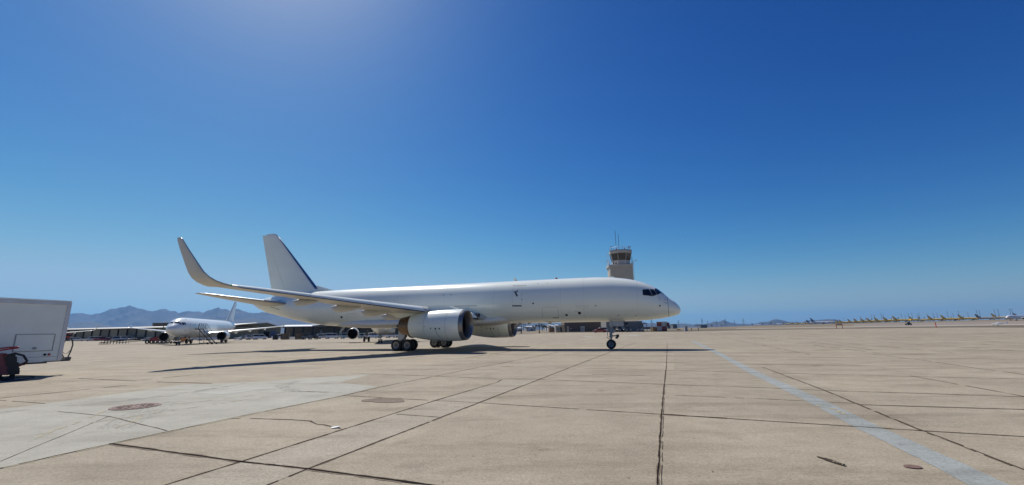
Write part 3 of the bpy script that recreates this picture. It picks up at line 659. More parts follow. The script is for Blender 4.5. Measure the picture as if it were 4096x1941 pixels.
mb=MB(); mb.lathe([(0,.12),(.05,.12),(.13,.09),(.16,.001)],A(10.6,0,6.34),(0,0,1),12); mb.build('beacon_light',M['red'],jet)
mb=MB(); mb.prism([(14.3,6.33),(14.75,6.33),(14.80,6.68),(14.68,6.68)],-.02,.02,f=lambda s,z,t:A(s,t,z)); mb.build('blade_antenna',M['paint'],jet,smooth=0)
mb=MB(); mb.prism([(5.3,6.24),(5.6,6.24),(5.55,6.36),(5.45,6.36)],-.02,.02,f=lambda s,z,t:A(s,t,z)); mb.build('blade_antenna',M['paint'],jet,smooth=0)
for s,z0,z1,sw in [(33.9,2.3,1.72,.28),(13.9,2.42,2.0,.18),(13.0,2.35,2.22,.03),(11.0,2.35,2.2,.03)]:
    mb=MB(); mb.prism([(s,z0+.06),(s+.42,z0+.06),(s+.5+sw,z1),(s+.3+sw,z1)],-.03,.03,f=lambda q,z,t:A(q,t,z)); mb.build('drain_mast',M['door'],jet,smooth=0)
for s,z,h_ in [(47.0,5.28,.16)]:
    mb=MB(); mb.lathe([(-.35,.2),(-.1,.17),(0,.15),(0,.1),(-.3,.08)],A(47.15,0,5.27),(-1,0,.1),16); mb.build('auxiliary_exhaust',M['hotdark'],jet)
# landing light housings in the wing roots
for sg in(1,-1):
    mb=MB(); mb.box(A(17.75,2.25*sg,3.05),(.5,.5,.42)); mb.lathe([(0,.15),(.04,.17),(.07,.15)],A(17.5,2.3*sg,3.12),(1,-.2*sg,0),14); mb.lathe([(0,.13),(.04,.15),(.07,.13)],A(17.5,2.35*sg,2.9),(1,-.2*sg,0),14); mb.build('landing_light',M['geardark'],jet)
# engine cowl details
for sg in(1,-1):
    mk=MB(); z0=2.22
    def cr(s):
        pr=P757['eng']['cowl']
        for a,b in zip(pr,pr[1:]):
            if a[0]<=s<=b[0]: return a[1]+(b[1]-a[1])*(s-a[0])/(b[0]-a[0])
        return .95
    def ring(s,a0,a1,wd=.018,n=22):
        V=[]
        for k in range(n+1):
            a=a0+(a1-a0)*k/n
            for q in(-wd/2,wd/2):
                r=cr(s+q)+.006; V.append(A(s+q,sg*6.28+r*math.sin(a),z0+r*math.cos(a)))
        mk.add(V,[(2*i,2*i+1,2*i+3,2*i+2) for i in range(n)])
    ring(18.25,.4,2.7,.012); ring(20.25,.35,2.3,.012); ring(18.25,-2.7,-.4,.012)
    for s,a,r in [(19.55,1.78,.055),(19.1,1.8,.075),(18.75,1.8,.07),(20.15,1.66,.035),(20.7,1.4,.03),(19.15,2.75,.07)]:
        for q in([a] if a else []):
            V=[]
            for k in range(12):
                t=2*PI*k/12; s_=s+r*math.cos(t); aa=q+r*math.sin(t)/1.3; rr=cr(s_)+.008; V.append(A(s_,sg*6.28+rr*math.sin(aa),z0+rr*math.cos(aa)))
            mk.add(V,[tuple(range(12))])
    V=[]
    for k in range(13):
        a=1.9+.75*k/12
        for q in(-.012,.012): s_=19.08-.32*(k/12)**1.5+q; r=cr(s_)+.007; V.append(A(s_,sg*6.28+r*math.sin(a),z0+r*math.cos(a)))
    mk.add(V,[(2*i,2*i+1,2*i+3,2*i+2) for i in range(12)])
    kid=[o for o in jet.children if o.name.startswith('engine')]
    mk.build('cowling_latch',M['black'],kid[0 if sg>0 else 1],smooth=60)

# narrowbody airliners
FUS321=[(0,3.36,3.34,.02),(.1,3.62,3.08,.28),(.4,3.95,2.75,.65),(.9,4.30,2.42,.98),(1.4,4.60,2.22,1.22),(2.0,5.0,2.03,1.44),(2.8,5.38,1.88,1.65),(3.8,5.68,1.78,1.82),(5.2,5.84,1.72,1.95),(7,5.87,1.72,1.975),(29,5.87,1.72,1.975),(33,5.86,1.9,1.94),(37,5.8,2.55,1.7),(41,5.62,3.45,1.05),(43.8,5.35,4.35,.45),(44.5,5.2,4.8,.18)]
M['paint2']=mat('white_airliner_paint',(.82,.85,.82),.25,var=.03,scale=.6,coat=.3)
def P321(winglet):
    return dict(fus=FUS321,ng=5.07,mats=(M['paint2'],M['belly'],M['paint2']),tipl=17,
     belly_secs=[(13.6,1.4,3.0,1.75),(15,2.0,3.1,1.5),(18,2.15,3.2,1.42),(24,2.1,3.2,1.42),(26.5,1.5,2.9,1.65)],
     wing=[(0,2.2,13.6,8.2,.13,5,.03),(1.97,2.35,14.7,6.9,.13,5,.03),(6.4,2.85,17.1,4.4,.12,5,.02),(16.9,4.05,22.7,1.55,.10,5,0)],
     winglet=winglet,flaps=[(2.2,6.2),(6.5,13.2),(13.4,16.6)],slats=[(2.6,5.1),(6.5,16.5)],
     canoes=[(6.5,19.5,22.4,2.45,.25),(9.4,20.6,23.4,2.85,.25),(12.6,21.8,24.2,3.25,.22)],
     stab=[(0,4.75,38.6,4.8,.10,6,0),(.8,4.85,39.2,4.3,.10,6,0),(6.2,5.45,42.6,1.5,.09,6,0)],
     eng=dict(l=5.75,z=1.80,fan=13.6,fanr=.86,cowl=[(13.05,1.06),(13.6,1.10),(14.6,1.10),(15.6,1.0),(16.4,.82),(16.4,.78),(15.9,.78)],
      lip=[(13.06,1.06),(12.85,1.035),(12.72,.99),(12.68,.95),(12.74,.90),(12.9,.87)],duct=[(12.9,.87),(13.6,.87),(13.9,.87),(13.9,.01)],
      nozzle=[(16.0,.6),(16.5,.58),(17.3,.42),(17.3,.38)],plug=[(16.8,.3),(17.6,.15),(17.9,.001)],
      pylon=[(13.6,2.84),(14.6,3.0),(17.4,3.05),(19.5,2.9),(18.4,2.5),(16.6,2.3),(14.5,2.5)]),
     fin=[(5.3,34.6,7.2,.10),(6.0,35.4,6.6,.10),(11.2,40.8,2.7,.09),(11.76,41.5,2.1,.06)],
     gear=dict(nr=.38,nz=1.9,mr=.58,ml=3.8,ms=21.97,mz=2.4,axles=(0,),mw=.46,ww=.42),
     windows=[[(3.35,.93),(2.95,.86),(2.93,1.17),(3.32,1.2)],[(2.85,.85),(2.35,.74),(2.3,1.13),(2.83,1.17)],[(2.2,.70),(1.75,.07),(1.22,.08),(2.1,1.10)]])
fence=[(16.9,4.05,22.7,1.55,.1,5,0),(17.02,4.2,23.0,1.3,.08,60,0),(17.06,4.7,23.6,.7,.06,88,0)]
shark=[(16.9,4.05,22.7,1.55,.1,5,0),(17.3,4.2,23.0,1.4,.1,30,0),(17.6,4.6,23.5,1.2,.09,60,0),(17.85,5.5,24.3,.8,.08,74,0),(18.0,6.4,25.0,.45,.06,76,0)]
a2=airliner('passenger_airliner','white narrow body airliner parked nose on beside a boarding stair','airliner',None,P321(fence),(-72.5,94.6,-.4),1.26,det=1)
mb=MB(); fline(mb,FUS321,5.07,[(5.9,1.15),(5.0,1.15),(5.0,1.75),(5.9,1.75)],.03,side=-1,close=True); fdisc(mb,FUS321,5.07,3.2,1.9,.12,side=-1); fdisc(mb,FUS321,5.07,6.5,2.3,.14,side=-1); fdisc(mb,FUS321,5.07,4.4,.6,.12,side=-1); mb.build('door_outline',M['line'],a2,smooth=60)
P3=P321(fence); P3['wing']=[(q[0],q[1]+.75)+tuple(q[2:]) for q in P3['wing']]; P3['winglet']=[(q[0],q[1]+.75)+tuple(q[2:]) for q in P3['winglet']]; P3['canoes']=[]
a3=airliner('passenger_airliner','white airliner mostly hidden behind the freighter, one engine showing under the belly','airliner',None,P3,(-25.6,84.2,-.4),1.33,det=1)
a3.scale=(1.06,1.06,1.06)
M['tan']=mat('tan_winglet',(.55,.46,.36),.4)
a4=airliner('passenger_airliner','airliner behind the white truck, only its wing with tall tan winglet showing','airliner',None,P321(shark),(-149,125,-.4),1.0,det=1)
# yellow freighters, row beyond the runway
M['yellow']=mat('yellow_freighter_paint',(.85,.55,.03),.35,var=.05,scale=.2,coat=.2)
M['yellowfin']=mat('yellow_fin_paint',(.62,.38,.04),.4,var=.05)
Py=dict(P757); Py.update(mats=(M['yellow'],M['yellow'],M['wing']),finmat=M['yellowfin'],winglet=None,radome=0,dorsal=None)
Py['eng']=dict(P757['eng'])
ROW=[(783,2100,.5),(789.9,2050,.5),(792.2,2000,.5),(797.2,1950,.5),(804.8,1900,.5),(826.9,1650,.5),(832.1,1600,.5),(836.5,1550,.5),(839.7,1500,.5),(848.5,1380,.5),(854.6,1320,.5),(861.6,1270,.5),(867.7,1220,.5),(875.5,1150,.5),(884.3,1080,.5),(894.0,1020,.5),(910.6,1150,.5),(929.1,1040,.5),(942.4,1010,.5),(959.7,990,.5),(993.3,960,.5)]
REV=[(801,2400,.45),(818,1950,.45),(857,1500,.45),(862,1700,.45),(867,1450,.45),(873,1400,.45),(893,1300,.45),(900,1200,.45),(921,1020,.45),(926,1250,.45),(936,1300,.45),(953,1250,.45),(965.5,1230,.45),(1000.8,1250,.45)]
fr=None
ORD='first second third fourth fifth sixth seventh eighth ninth tenth eleventh twelfth thirteenth fourteenth fifteenth sixteenth seventeenth eighteenth nineteenth twentieth twenty-first'.split()
cnt=0
def bear(px): return -1.1773+.0022935*px
for i,(px,Y,ps) in enumerate(ROW):
    x,y=bear(px)*Y,Y; fwd=(math.cos(ps),-math.sin(ps)); L=46-5.92
    # px gives the fin tip: nose gear is ahead of it
    nx,ny=x+fwd[0]*L,y+fwd[1]*L; z=H(x,y)+.0
    lab='yellow freighter airliner facing right, %s from the left in the front row across the runway'%ORD[i]
    if fr is None:
        fr=airliner('yellow_airliner',lab,'airliner','yellow freighters parked in the far row',Py,(nx,ny,z),ps,det=0)
    else: copy_tree(fr,(nx,ny,z),-ps,label=lab,group='yellow freighters parked in the far row')
for i,(px,Y,ps) in enumerate(REV):
    a=math.pi-ps; x,y=bear(px)*Y,Y; fwd=(math.cos(a),-math.sin(a)); L=46-5.92
    copy_tree(fr,(x+fwd[0]*L,y+fwd[1]*L,H(x,y)),-a,label='yellow freighter airliner facing left behind the front row, %s of the left facing ones'%ORD[i],group='yellow freighters behind the far row facing left')
# odd ones in the far row
M['purple']=mat('dark_purple_fin',(.05,.04,.10),.4)
M['brown']=mat('brown_aircraft_paint',(.16,.11,.07),.4)
M['tanbody']=mat('tan_aircraft_paint',(.42,.36,.27),.4)
M['whitefar']=mat('white_far_paint',(.75,.75,.77),.35,var=.03)
def odd(px,Y,ps,body,finm,label,L=46-5.92,sc_=1,group=None):
    P=dict(Py); P.update(mats=(body,body,M['wing']),finmat=finm)
    x,y=bear(px)*Y,Y; f=(math.cos(ps),-math.sin(ps)); 
    o=airliner('airliner',label,'airliner',group,P,(x+f[0]*L*sc_,y+f[1]*L*sc_,H(x,y)),ps,det=0); o.scale=(sc_,)*3; return o
odd(807.1,1650,.5,M['whitefar'],M['purple'],'airliner with plain dark purple tail left of the white wide body jet',sc_=1.25)
o=odd(811.5,1500,.35,M['whitefar'],M['purple'],'largest white airliner of the far row with a dark tail striped white',sc_=1.55)
fm=[c for c in o.children if c.name.startswith('tail_fin')][0]
A=lambda s,l,z:(5.92-s,-l,z)
mb=MB()
for a,b,c,d in [((41.0,8.6),(43.4,9.6),(43.6,10.2),(41.6,9.3)),((42.6,10.6),(45.2,11.6),(45.4,12.1),(43.2,11.3)),((39.3,7.4),(41,7.6),(41.8,8.1),(39.9,8.0))]:
    for sg in(-1,1): mb.add([A(p[0],sg*.36,p[1]) for p in(a,b,c,d)],[(0,1,2,3)])
mb.build('fin_stripe',M['whitefar'],fm,smooth=0,fix=False)
odd(977,900,.7,M['tanbody'],M['brown'],'tan and grey airliner with a brown tail near the right end of the far row',sc_=.9)
odd(1015.5,1100,.7,M['yellow'],M['brown'],'yellow airliner with a dark tail behind the white jet at the right edge',sc_=1.1)
P=dict(Py); P.update(mats=(M['whitefar'],M['whitefar'],M['wing']),finmat=M['whitefar']); x,y=bear(1011)*520,520; airliner('airliner','white airliner facing left, cut off by the right edge of the photo','airliner',None,P,(x,y,H(x,y)),math.pi-.25,det=0)
odd(752,2300,.5,M['whitefar'],M['purple'],'tiny distant white airliner with a dark tail at the left end of the row',sc_=1)
odd(771,2300,.5,M['whitefar'],M['purple'],'tiny distant airliner with a dark tail just left of the yellow row',sc_=1.2)
# small white propeller aircraft
la=empty('light_aircraft',(bear(999)*300,300,H(bear(999)*300,300)),2.6,'small white light aircraft on the asphalt in front of the far row','light aircraft')
mb=MB(); L=[]
for x,w_,z0,z1 in [(-4,.08,1.15,1.3),(-2,.3,.85,1.45),(0,.55,.7,1.75),(1.1,.58,.65,1.9),(2,.5,.7,1.4),(3.2,.42,.75,1.3),(3.6,.15,.9,1.15)]:
    L.append([(x,w_*math.cos(t),(z0+z1)/2+(z1-z0)/2*math.sin(t)) for t in [2*PI*k/12 for k in range(12)]])
mb.loft(L).build('fuselage',M['whitefar'],la)
mb=MB(); mb.prism([(.2,-5.2),(1.6,-5.2),(1.8,0),(1.6,5.2),(.2,5.2)],.8,.92,f=lambda x,y,z:(x,y,z)); mb.build('wing',M['whitefar'],la,smooth=0)
mb=MB(); mb.prism([(-4,-1.7),(-3.2,-1.7),(-2.9,0),(-3.2,1.7),(-4,1.7)],1.2,1.28,f=lambda x,y,z:(x,y,z)); mb.prism([(-4.3,2.6),(-3.7,2.6),(-2.8,1.3),(-4,1.2)],-.05,.05,f=lambda x,z,y:(x,y,z)); mb.build('tail',M['whitefar'],la,smooth=0)
mb=MB()
for x,y in((3,0),(.7,1.2),(.7,-1.2)): mb.tube([(x,y,.2),(x,y*.7,.85)],.05,6); mb.lathe([(-.07,.1),(-.07,.2),(.07,.2),(.07,.1)],(x,y,.2),(0,1,0),12)
mb.build('landing_gear',M['geardark'],la)
# ---- apron lamp masts
M['mast']=mat('mast_grey',(.10,.11,.12),.6,metal=.3)
ms=empty('lamp_mast',(0,0,0),0); mb=MB(); mb.tube([(0,0,0),(0,0,26)],[.45,.3],8); mb.build('pole',M['mast'],ms)
mb=MB(); mb.box((0,0,26.2),(5.4,.5,.35)); mb.box((0,0,26.2),(.5,4.5,.3))
for k in range(6): mb.box((-2.3+.92*k,0,25.7),(.6,.7,.6))
mb.build('lamp_head',M['mast'],ms)
ML=[(873.2,1500,1.0),(876,1500,1.0),(883,1450,1.1),(884.8,1500,1.0),(894.6,1600,.9),(903.4,1500,1.05),(906.8,1700,1.0),(910.3,1400,1.0),(913.8,1350,1.0),(919.2,1600,1.1),(921,1500,1.1),(929.4,1600,1.0),(935.3,1400,1.0),(939.2,1400,1.0),(949.6,1300,1.05),(955,1700,1.15),(961,1250,1.05),(970.1,1500,1.05),(979.4,1400,1.2),(982,1450,1.2),(997.3,1300,1.15),(1001,1300,1.15),(1013,1250,1.15),(1015,1500,1.3),(862,1900,1.1),(845,2100,1.1)]
for i,(px,Y,s_) in enumerate(ML):
    x=bear(px)*Y; lab='tall thin apron lamp mast with a flat crosswise head behind the yellow aircraft'
    if i==0: ms.location=(x,Y,H(x,Y)-1); ms.rotation_euler=(0,0,.7); tag(ms,lab,'lamp mast','lamp masts behind the far row')
    else: copy_tree(ms,(x,Y,H(x,Y)-1),.7,label=lab,group='lamp masts behind the far row',scale=s_)
# power pylons on the horizon
py_=MB()
for sx,sy in((-1,-1),(1,-1),(1,1),(-1,1)): py_.tube([(sx*3.2,sy*3.2,0),(sx*.6,sy*.6,34)],.22,4)
for z in (6,13,19,25,30): 
    q=3.2-2.6*z/34
    for a,b in(((-q,-q),(q,-q)),((q,-q),(q,q)),((q,q),(-q,q)),((-q,q),(-q,-q))): py_.tube([(a[0],a[1],z),(b[0]*.85,b[1]*.85,z+5)],.12,4)
for z,wd in((24,8),(29,7),(34,5)): py_.tube([(-wd,0,z),(0,0,z+1),(wd,0,z)],.25,4)
pyo=None
for i,(px,Y) in enumerate([(652,1700),(679,2000),(702.6,1700),(708,2300),(717,2200),(726,1900),(735,2400),(744,2100)]):
    x=bear(px)*Y; 
    if pyo is None: pyo=py_.build('power_pylon',M['mast']); o=pyo
    else: o=pyo.copy(); C.objects.link(o)
    o.location=(x,Y,H(x,Y)-.5); o.rotation_euler=(0,0,.3*i); tag(o,'thin grey lattice power pylon on the plain in front of the far hills','power pylon','power pylons on the horizon')

# ---- control tower
M['stucco']=mat('tan_tower_stucco',(.48,.44,.35),.9,var=.06,scale=.5,bump=.15)
M['towertrim']=mat('pale_tower_trim',(.52,.49,.43),.7,var=.06,scale=1)
M['towerglass']=mat('tower_glass',(.02,.022,.028),.08,coat=.5)
M['roofdark']=mat('dark_roof_felt',(.08,.07,.065),.9)
M['white']=mat('white_trim',(.75,.75,.75),.5)
TY=185.; TX=.2535*TY; tw=empty('control_tower',(TX,TY,2.4),-.10,'tan airport control tower with a dark glass cab, railings and antennas','control tower')
tw.scale=(1.25,1.25,1.25)
mb=MB(); mb.box((0,0,9.2),(7.6,7.6,22.4)); mb.build('shaft',M['stucco'],tw,smooth=0)
mb=MB(); mb.box((-.2,0,20.62),(8.1,8.1,.5)); mb.box((3.5,0,20.9),(.8,8.0,.5)); mb.build('ledge',M['towertrim'],tw,smooth=0)
def octo(r,z,a0=PI/8,n=8): return [(r*math.cos(a0+2*PI*k/n),r*math.sin(a0+2*PI*k/n),z) for k in range(n)]
cab_x=.5
def oc(r,z): return [(p[0]+cab_x,p[1],p[2]) for p in octo(r,z)]
mb=MB(); mb.loft([oc(3.15,20.85),oc(3.2,22.5)]); mb.build('cab_base',M['towertrim'],tw,smooth=0)
mb=MB(); mb.loft([oc(3.14,22.5),oc(3.75,25.1)]); mb.build('cab_glazing',M['towerglass'],tw,smooth=0)
mb=MB()
a,b=oc(3.22,22.4),oc(3.84,25.2)
for k in range(8): mb.tube([a[k],b[k]],.09,6)
for z,r in((22.5,3.22),(25.05,3.82)):
    p=oc(r,z); 
    for k in range(8): mb.tube([p[k],p[(k+1)%8]],.08,5)
mb.build('window_frame',M['towertrim'],tw,smooth=0)
mb=MB(); mb.loft([oc(3.95,25.12),oc(4.05,25.3),oc(4.0,26.0)]); mb.build('cab_roof_fascia',M['towertrim'],tw,smooth=0)
mb=MB(); mb.loft([oc(4.05,26.0),oc(4.05,26.12)]); mb.build('roof_edge',M['roofdark'],tw,smooth=0)
mb=MB(); p=oc(3.75,26.1)
for z in(26.7,27.2):
    q_=oc(3.75,z)
    for k in range(8): mb.tube([q_[k],q_[(k+1)%8]],.035,5)
for k in range(8): mb.tube([p[k],(p[k][0],p[k][1],27.25)],.04,5)
mb.build('roof_railing',M['white'],tw)
mb=MB(); 
for z in(21.5,22.0):
    c=[(-4.1,-4.1,z),(4.1,-4.1,z),(4.1,4.1,z),(-4.1,4.1,z)]
    for k in range(4): mb.tube([c[k],c[(k+1)%4]],.04,5)
for x in(-4.1,-1.4,1.4,4.1): 
    for y in(-4.1,4.1): mb.tube([(x,y,20.8),(x,y,22.05)],.04,5)
mb.build('balcony_railing',M['white'],tw)
for x,y,h_,m in [(-.9,-.5,7.4,'mast'),(.1,-.4,5.9,'mast'),(-1.9,-.2,2.2,'mast'),(1.4,.3,2.2,'mast'),(3.4,-.6,1.6,'mast'),(-2.7,-1,1.8,'mast'),(1.9,-1,1.0,'mast'),(3.9,-.4,1.7,'mast')]:
    mb=MB(); mb.tube([(x,y,26.1),(x,y,26.1+h_)],.07 if h_>3 else .05,6); 
    if h_<2: mb.box((x,y,26.1+h_*.8),(.3,.3,.35))
    mb.build('antenna',M[m],tw)
mb=MB(); mb.lathe([(0,.22),(.9,.22),(1.0,.14),(1.1,.001)],(-.9,-.5,26.1),(0,0,1),10); mb.build('beacon_light',M['red'],tw)
mb=MB(); mb.box((2.45,-3.86,19.0),(.95,.16,.6)); mb.box((2.45,-3.9,18.75),(.85,.2,.1)); mb.build('wall_vent',M['towertrim'],tw,smooth=0)
mb=MB(); mb.tube([(-4.0,-3.95,2),(-4.0,-3.95,22)],.09,6); mb.tube([(-4.25,-3.4,16),(-4.25,-3.4,25.2)],.05,6); mb.tube([(-4.25,-3.0,16),(-4.25,-3.0,25.2)],.05,6)
for k in range(22): mb.tube([(-4.25,-3.4,16+.42*k),(-4.25,-3.0,16+.42*k)],.025,4)
mb.tube([(4.0,-4.0,14),(4.0,-4.0,21)],.06,6); mb.build('ladder',M['white'],tw)
for x in(-4.9,4.9):
    mb=MB(); mb.tube([(x*.82,-4,21.6),(x,-4,22.0)],.04,5); mb.lathe([(-.05,.12),(.1,.24),(.35,.2),(.4,.001)],(x,-4,21.9),(0,0,1),10); mb.build('floodlight',M['white'],tw)
mb=MB(); mb.tube([(3.6,-3.9,20.9),(3.65,-3.9,23.4)],.09,6); mb.build('whip_antenna',M['mast'],tw); mb=MB(); mb.box((-2.6,-3.5,21.5),(.5,.5,.9)); mb.box((-1.7,-3.6,21.4),(.5,.4,.6)); mb.build('equipment',M['mast'],tw)

# ---- buildings
M['wallolive']=mat('olive_hangar_panel',(.21,.195,.14),.85,var=.1,scale=.35)
M['walltan']=mat('tan_hangar_panel',(.31,.285,.20),.85,var=.08,scale=.4)
M['rooftan']=mat('tan_metal_roof',(.46,.43,.36),.5,var=.05)
M['roofwhite']=mat('white_metal_roof',(.72,.72,.70),.4,var=.04)
M['brownwall']=mat('brown_block_wall',(.13,.105,.09),.9,var=.1,scale=.6)  # dark brown of the block walls, also on a hut roof and crate
M['bluewall']=mat('grey_blue_wall',(.17,.19,.20),.85,var=.06)
M['greywall']=mat('grey_metal_wall',(.22,.21,.20),.8,var=.07,scale=.8)
M['column']=mat('dark_steel_column',(.035,.03,.03),.7)
M['paledoor']=mat('pale_door',(.45,.45,.40),.7)
M['blackshade']=mat('black_parts_and_shade',(.02,.018,.018),.9)  # near-black parts; on doorway and porch wall it paints in shade
M['bluedoor']=mat('blue_door',(.09,.13,.25),.6)
def placed(name,label,cat,p0,p1,z=-.4,group=None):
    """empty at p0, local x runs towards p1, local y away from the camera"""
    a=math.atan2(p1[1]-p0[1],p1[0]-p0[0]); L=math.hypot(p1[0]-p0[0],p1[1]-p0[1])
    return empty(name,(p0[0],p0[1],z),a,label,cat,group),L
def P_(px,Y): return (bear(px)*Y,Y)
# long bay hangar, far left
hg,L=placed('hangar','long low olive hangar of many dark framed bays with a white roof edge, far left','hangar',P_(30,232),P_(208,186))
n=20; bw=L/n; hh=5.6
mb=MB(); mb.box((L/2,12,hh/2-.05),(L,23.8,hh-.1)); mb.build('wall',M['wallolive'],hg,smooth=0)
mb=MB()
mb.add([(-.6,-.9,hh),(L+.6,-.9,hh),(L+.6,12,hh+.9),(-.6,12,hh+.9),(-.6,25,hh),(L+.6,25,hh)],[(0,1,2,3),(3,2,5,4)]); mb.box((L/2,-.95,hh-.1),(L+1.2,.12,.28)); mb.build('roof',M['rooftan'],hg,smooth=0)
for k in range(n):
    mb=MB(); mb.box((bw*(k+.5),.03,hh/2-.3),(bw-.5,.12,hh-.75)); mb.build('bay_door',M['walltan'] if k%3 else M['wallolive'],hg,smooth=0)
for k in range(n+1):
    mb=MB(); mb.box((bw*k,-.2,hh/2-.2),(.35,.6,hh-.4)); mb.build('column',M['column'],hg,smooth=0)
# dark hangar right behind the first
h2,L=placed('hangar','taller plain dark flat roofed hangar behind the white airliner','hangar',P_(151,235),P_(176,235)); 
mb=MB(); mb.box((L/2,8,4.2),(L,16,8.4)); mb.build('wall',M['brownwall'],h2,smooth=0); mb=MB(); mb.box((L/2,8,8.55),(L+.4,16.4,.3)); mb.build('roof',M['column'],h2,smooth=0); mb=MB(); mb.box((L*.45,-.05,3.8),(L*.7,.1,7.2)); mb.build('hangar_door',M['blackshade'],h2,smooth=0)
# gabled building
gb,L=placed('gabled_building','olive metal building with a low gable roof and a dark doorway','building',P_(205,205),P_(280.5,222)); gw=L; e=5.2; ap=7.6; apx=L*.80
mb=MB(); mb.add([(0,0,0),(L,0,0),(L,0,e),(apx,0,ap),(0,0,e+.6),(0,30,0),(L,30,0),(L,30,e),(apx,30,ap),(0,30,e+.6)],[(0,1,2,3,4),(9,8,7,6,5),(0,5,6,1),(1,6,7,2),(0,4,9,5)]); mb.build('wall',M['wallolive'],gb,smooth=0)
mb=MB(); mb.add([(-.5,-.6,e+.62),(apx,-.6,ap+.12),(L+.6,-.6,e+.02),(-.5,30.5,e+.62),(apx,30.5,ap+.12),(L+.6,30.5,e+.02),(-.5,-.6,e+.4),(apx,-.6,ap-.14),(L+.6,-.6,e-.24)],[(0,1,4,3),(1,2,5,4),(0,6,7,1),(1,7,8,2)]); mb.build('roof',M['roofwhite'],gb,smooth=0)
mb=MB(); mb.box((L*.30,-.04,2.4),(L*.22,.08,4.6)); mb.build('panel_wall',M['walltan'],gb,smooth=0)
mb=MB(); mb.box((L*.80,-.05,1.6),(2.6,.12,3.2)); mb.build('doorway',M['blackshade'],gb,smooth=0)  # flat dark panel paints the unlit inside, no opening is cut
mb=MB(); mb.box((L*.90,-.05,1.7),(2.4,.12,3.4)); mb.build('door',M['bluedoor'],gb,smooth=0)
mb=MB(); mb.box((L*.675,-.1,4.4),(1.3,.2,.8)); mb.build('wall_sign',M['white'],gb,smooth=0)
mb=MB(); mb.box((L*.69,-.15,3.9),(.5,.3,.25)); mb.build('wall_lamp',M['blackshade'],gb,smooth=0)
# open bay shed with dark columns
sd_,L=placed('open_shed','long open fronted shed with dark columns and a sloping roof behind the parked cars','shed',P_(279,250),P_(412,262)); 
e=6.2
mb=MB(); mb.box((L/2,9,e/2),(L,.3,e)); mb.build('back_wall',M['greywall'],sd_,smooth=0)
mb=MB(); mb.add([(-.3,-1,e-.1),(L*.35,-1,e-.1),(L*.35,11,e+.9),(-.3,11,e+.9),(-.3,-1,e-.45),(L*.35,-1,e-.45)],[(0,1,2,3),(0,4,5,1)]); mb.build('roof',M['roofwhite'],sd_,smooth=0)
mb=MB(); mb.add([(L*.24,-1,e+.25),(L*.44,-1,e+1.5),(L+.3,-1,e+.2),(L*.24,11,e+.5),(L*.44,11,e+2.0),(L+.3,11,e+.8),(L*.24,-1,e-.5),(L+.3,-1,e-.5)],[(0,1,4,3),(1,2,5,4),(0,6,7,2,1)]); mb.build('roof_gable',M['roofdark'],sd_,smooth=0)
mb=MB(); mb.box((L/2,-.6,e-.6),(L,.4,.5)); mb.build('beam',M['column'],sd_,smooth=0)
for px in (285,293.3,302,311.5,319.5,333,341,343.8,358,371,385,399):
    t=(px-279)/(412-279); mb=MB(); mb.box((L*t,-.6,e/2-.3),(.75,.75,e-.6)); mb.build('column',M['column'],sd_,smooth=0)
# small dark propeller plane under the shed
ga=empty('light_aircraft',(bear(330)*246,246,-.4),.4,'dark small aircraft parked in front of the open shed','light aircraft')
mb=MB(); L_=[]
for x,w_,z0,z1 in [(-5,.08,1.5,1.7),(-2,.4,1.1,1.9),(0,.6,.8,2.1),(1.5,.6,.8,2.1),(3.4,.4,1.0,1.7),(4,.1,1.2,1.5)]: L_.append([(x,w_*math.cos(t),(z0+z1)/2+(z1-z0)/2*math.sin(t)) for t in [2*PI*k/10 for k in range(10)]])
mb.loft(L_).build('fuselage',M['bluewall'],ga); mb=MB(); mb.box((1,0,2.15),(1.5,12,.15)); mb.build('wing',M['bluewall'],ga); mb=MB(); mb.prism([(-5.4,3.3),(-4.4,3.3),(-3,1.7),(-5,1.6)],-.06,.06,f=lambda x,z,y:(x,y,z)); mb.box((-4.6,0,1.7),(1,4,.1)); mb.build('tail',M['bluewall'],ga,smooth=0)
mb=MB()
for x,y in((3,0),(.6,1.2),(.6,-1.2)): mb.tube([(x,y,.2),(x,y*.6,1.0)],.06,6); mb.lathe([(-.08,.1),(-.08,.25),(.08,.25),(.08,.1)],(x,y,.25),(0,1,0),12)
mb.build('landing_gear',M['geardark'],ga)
# steel canopy continuing to the right
cn,L=placed('steel_canopy','open steel canopy on dark posts seen under the freighter','canopy',P_(486,222),P_(541.5,222),z=.02)
mb=MB(); mb.box((L/2,6,6.9),(L+1,14,.35)); mb.build('roof',M['roofdark'],cn,smooth=0)
for px in (503,521.3,539.3):
    t=(px-486)/(541.5-486); mb=MB(); mb.box((L*t,0,3.4),(.42,.42,6.8)); mb.box((L*t,0,.3),(.8,.8,.6),taper=.3); mb.build('post',M['column'],cn,smooth=0)
mb=MB(); mb.tube([(L*.36,.2,.4),(L*.62,.2,1.3)],.2,6); mb.build('brace',M['column'],cn)
# brown block building with pale doors
bb,L=placed('block_building','dark brown block building with two pale doors under the freighter belly','building',P_(564.6,192),P_(606.3,192),z=.5)
mb=MB(); mb.box((L/2,7,2.9),(L,14,5.8)); mb.build('wall',M['brownwall'],bb,smooth=0)
mb=MB(); mb.box((L/2,7,5.95),(L+.5,14.5,.3)); mb.build('roof',M['roofdark'],bb,smooth=0)
for t,wd in((.05,.95),(.40,1.9)):
    mb=MB(); mb.box((L*t+.6,-.05,1.25),(wd,.1,2.5)); dd=mb.build('door',M['paledoor'],bb,smooth=0); mb=MB(); mb.box((L*t+.55,-.12,1.5),(.16,.06,.5)); mb.build('door_window',M['black'],dd,smooth=0)
mb=MB(); mb.box((L*.155,-.06,1.6),(.3,.1,.3)); mb.build('wall_box',M['white'],bb,smooth=0)
mb=MB(); mb.box((L*.93,-.15,5.0),(.5,.3,.25)); mb.build('wall_lamp',M['white'],bb,smooth=0)
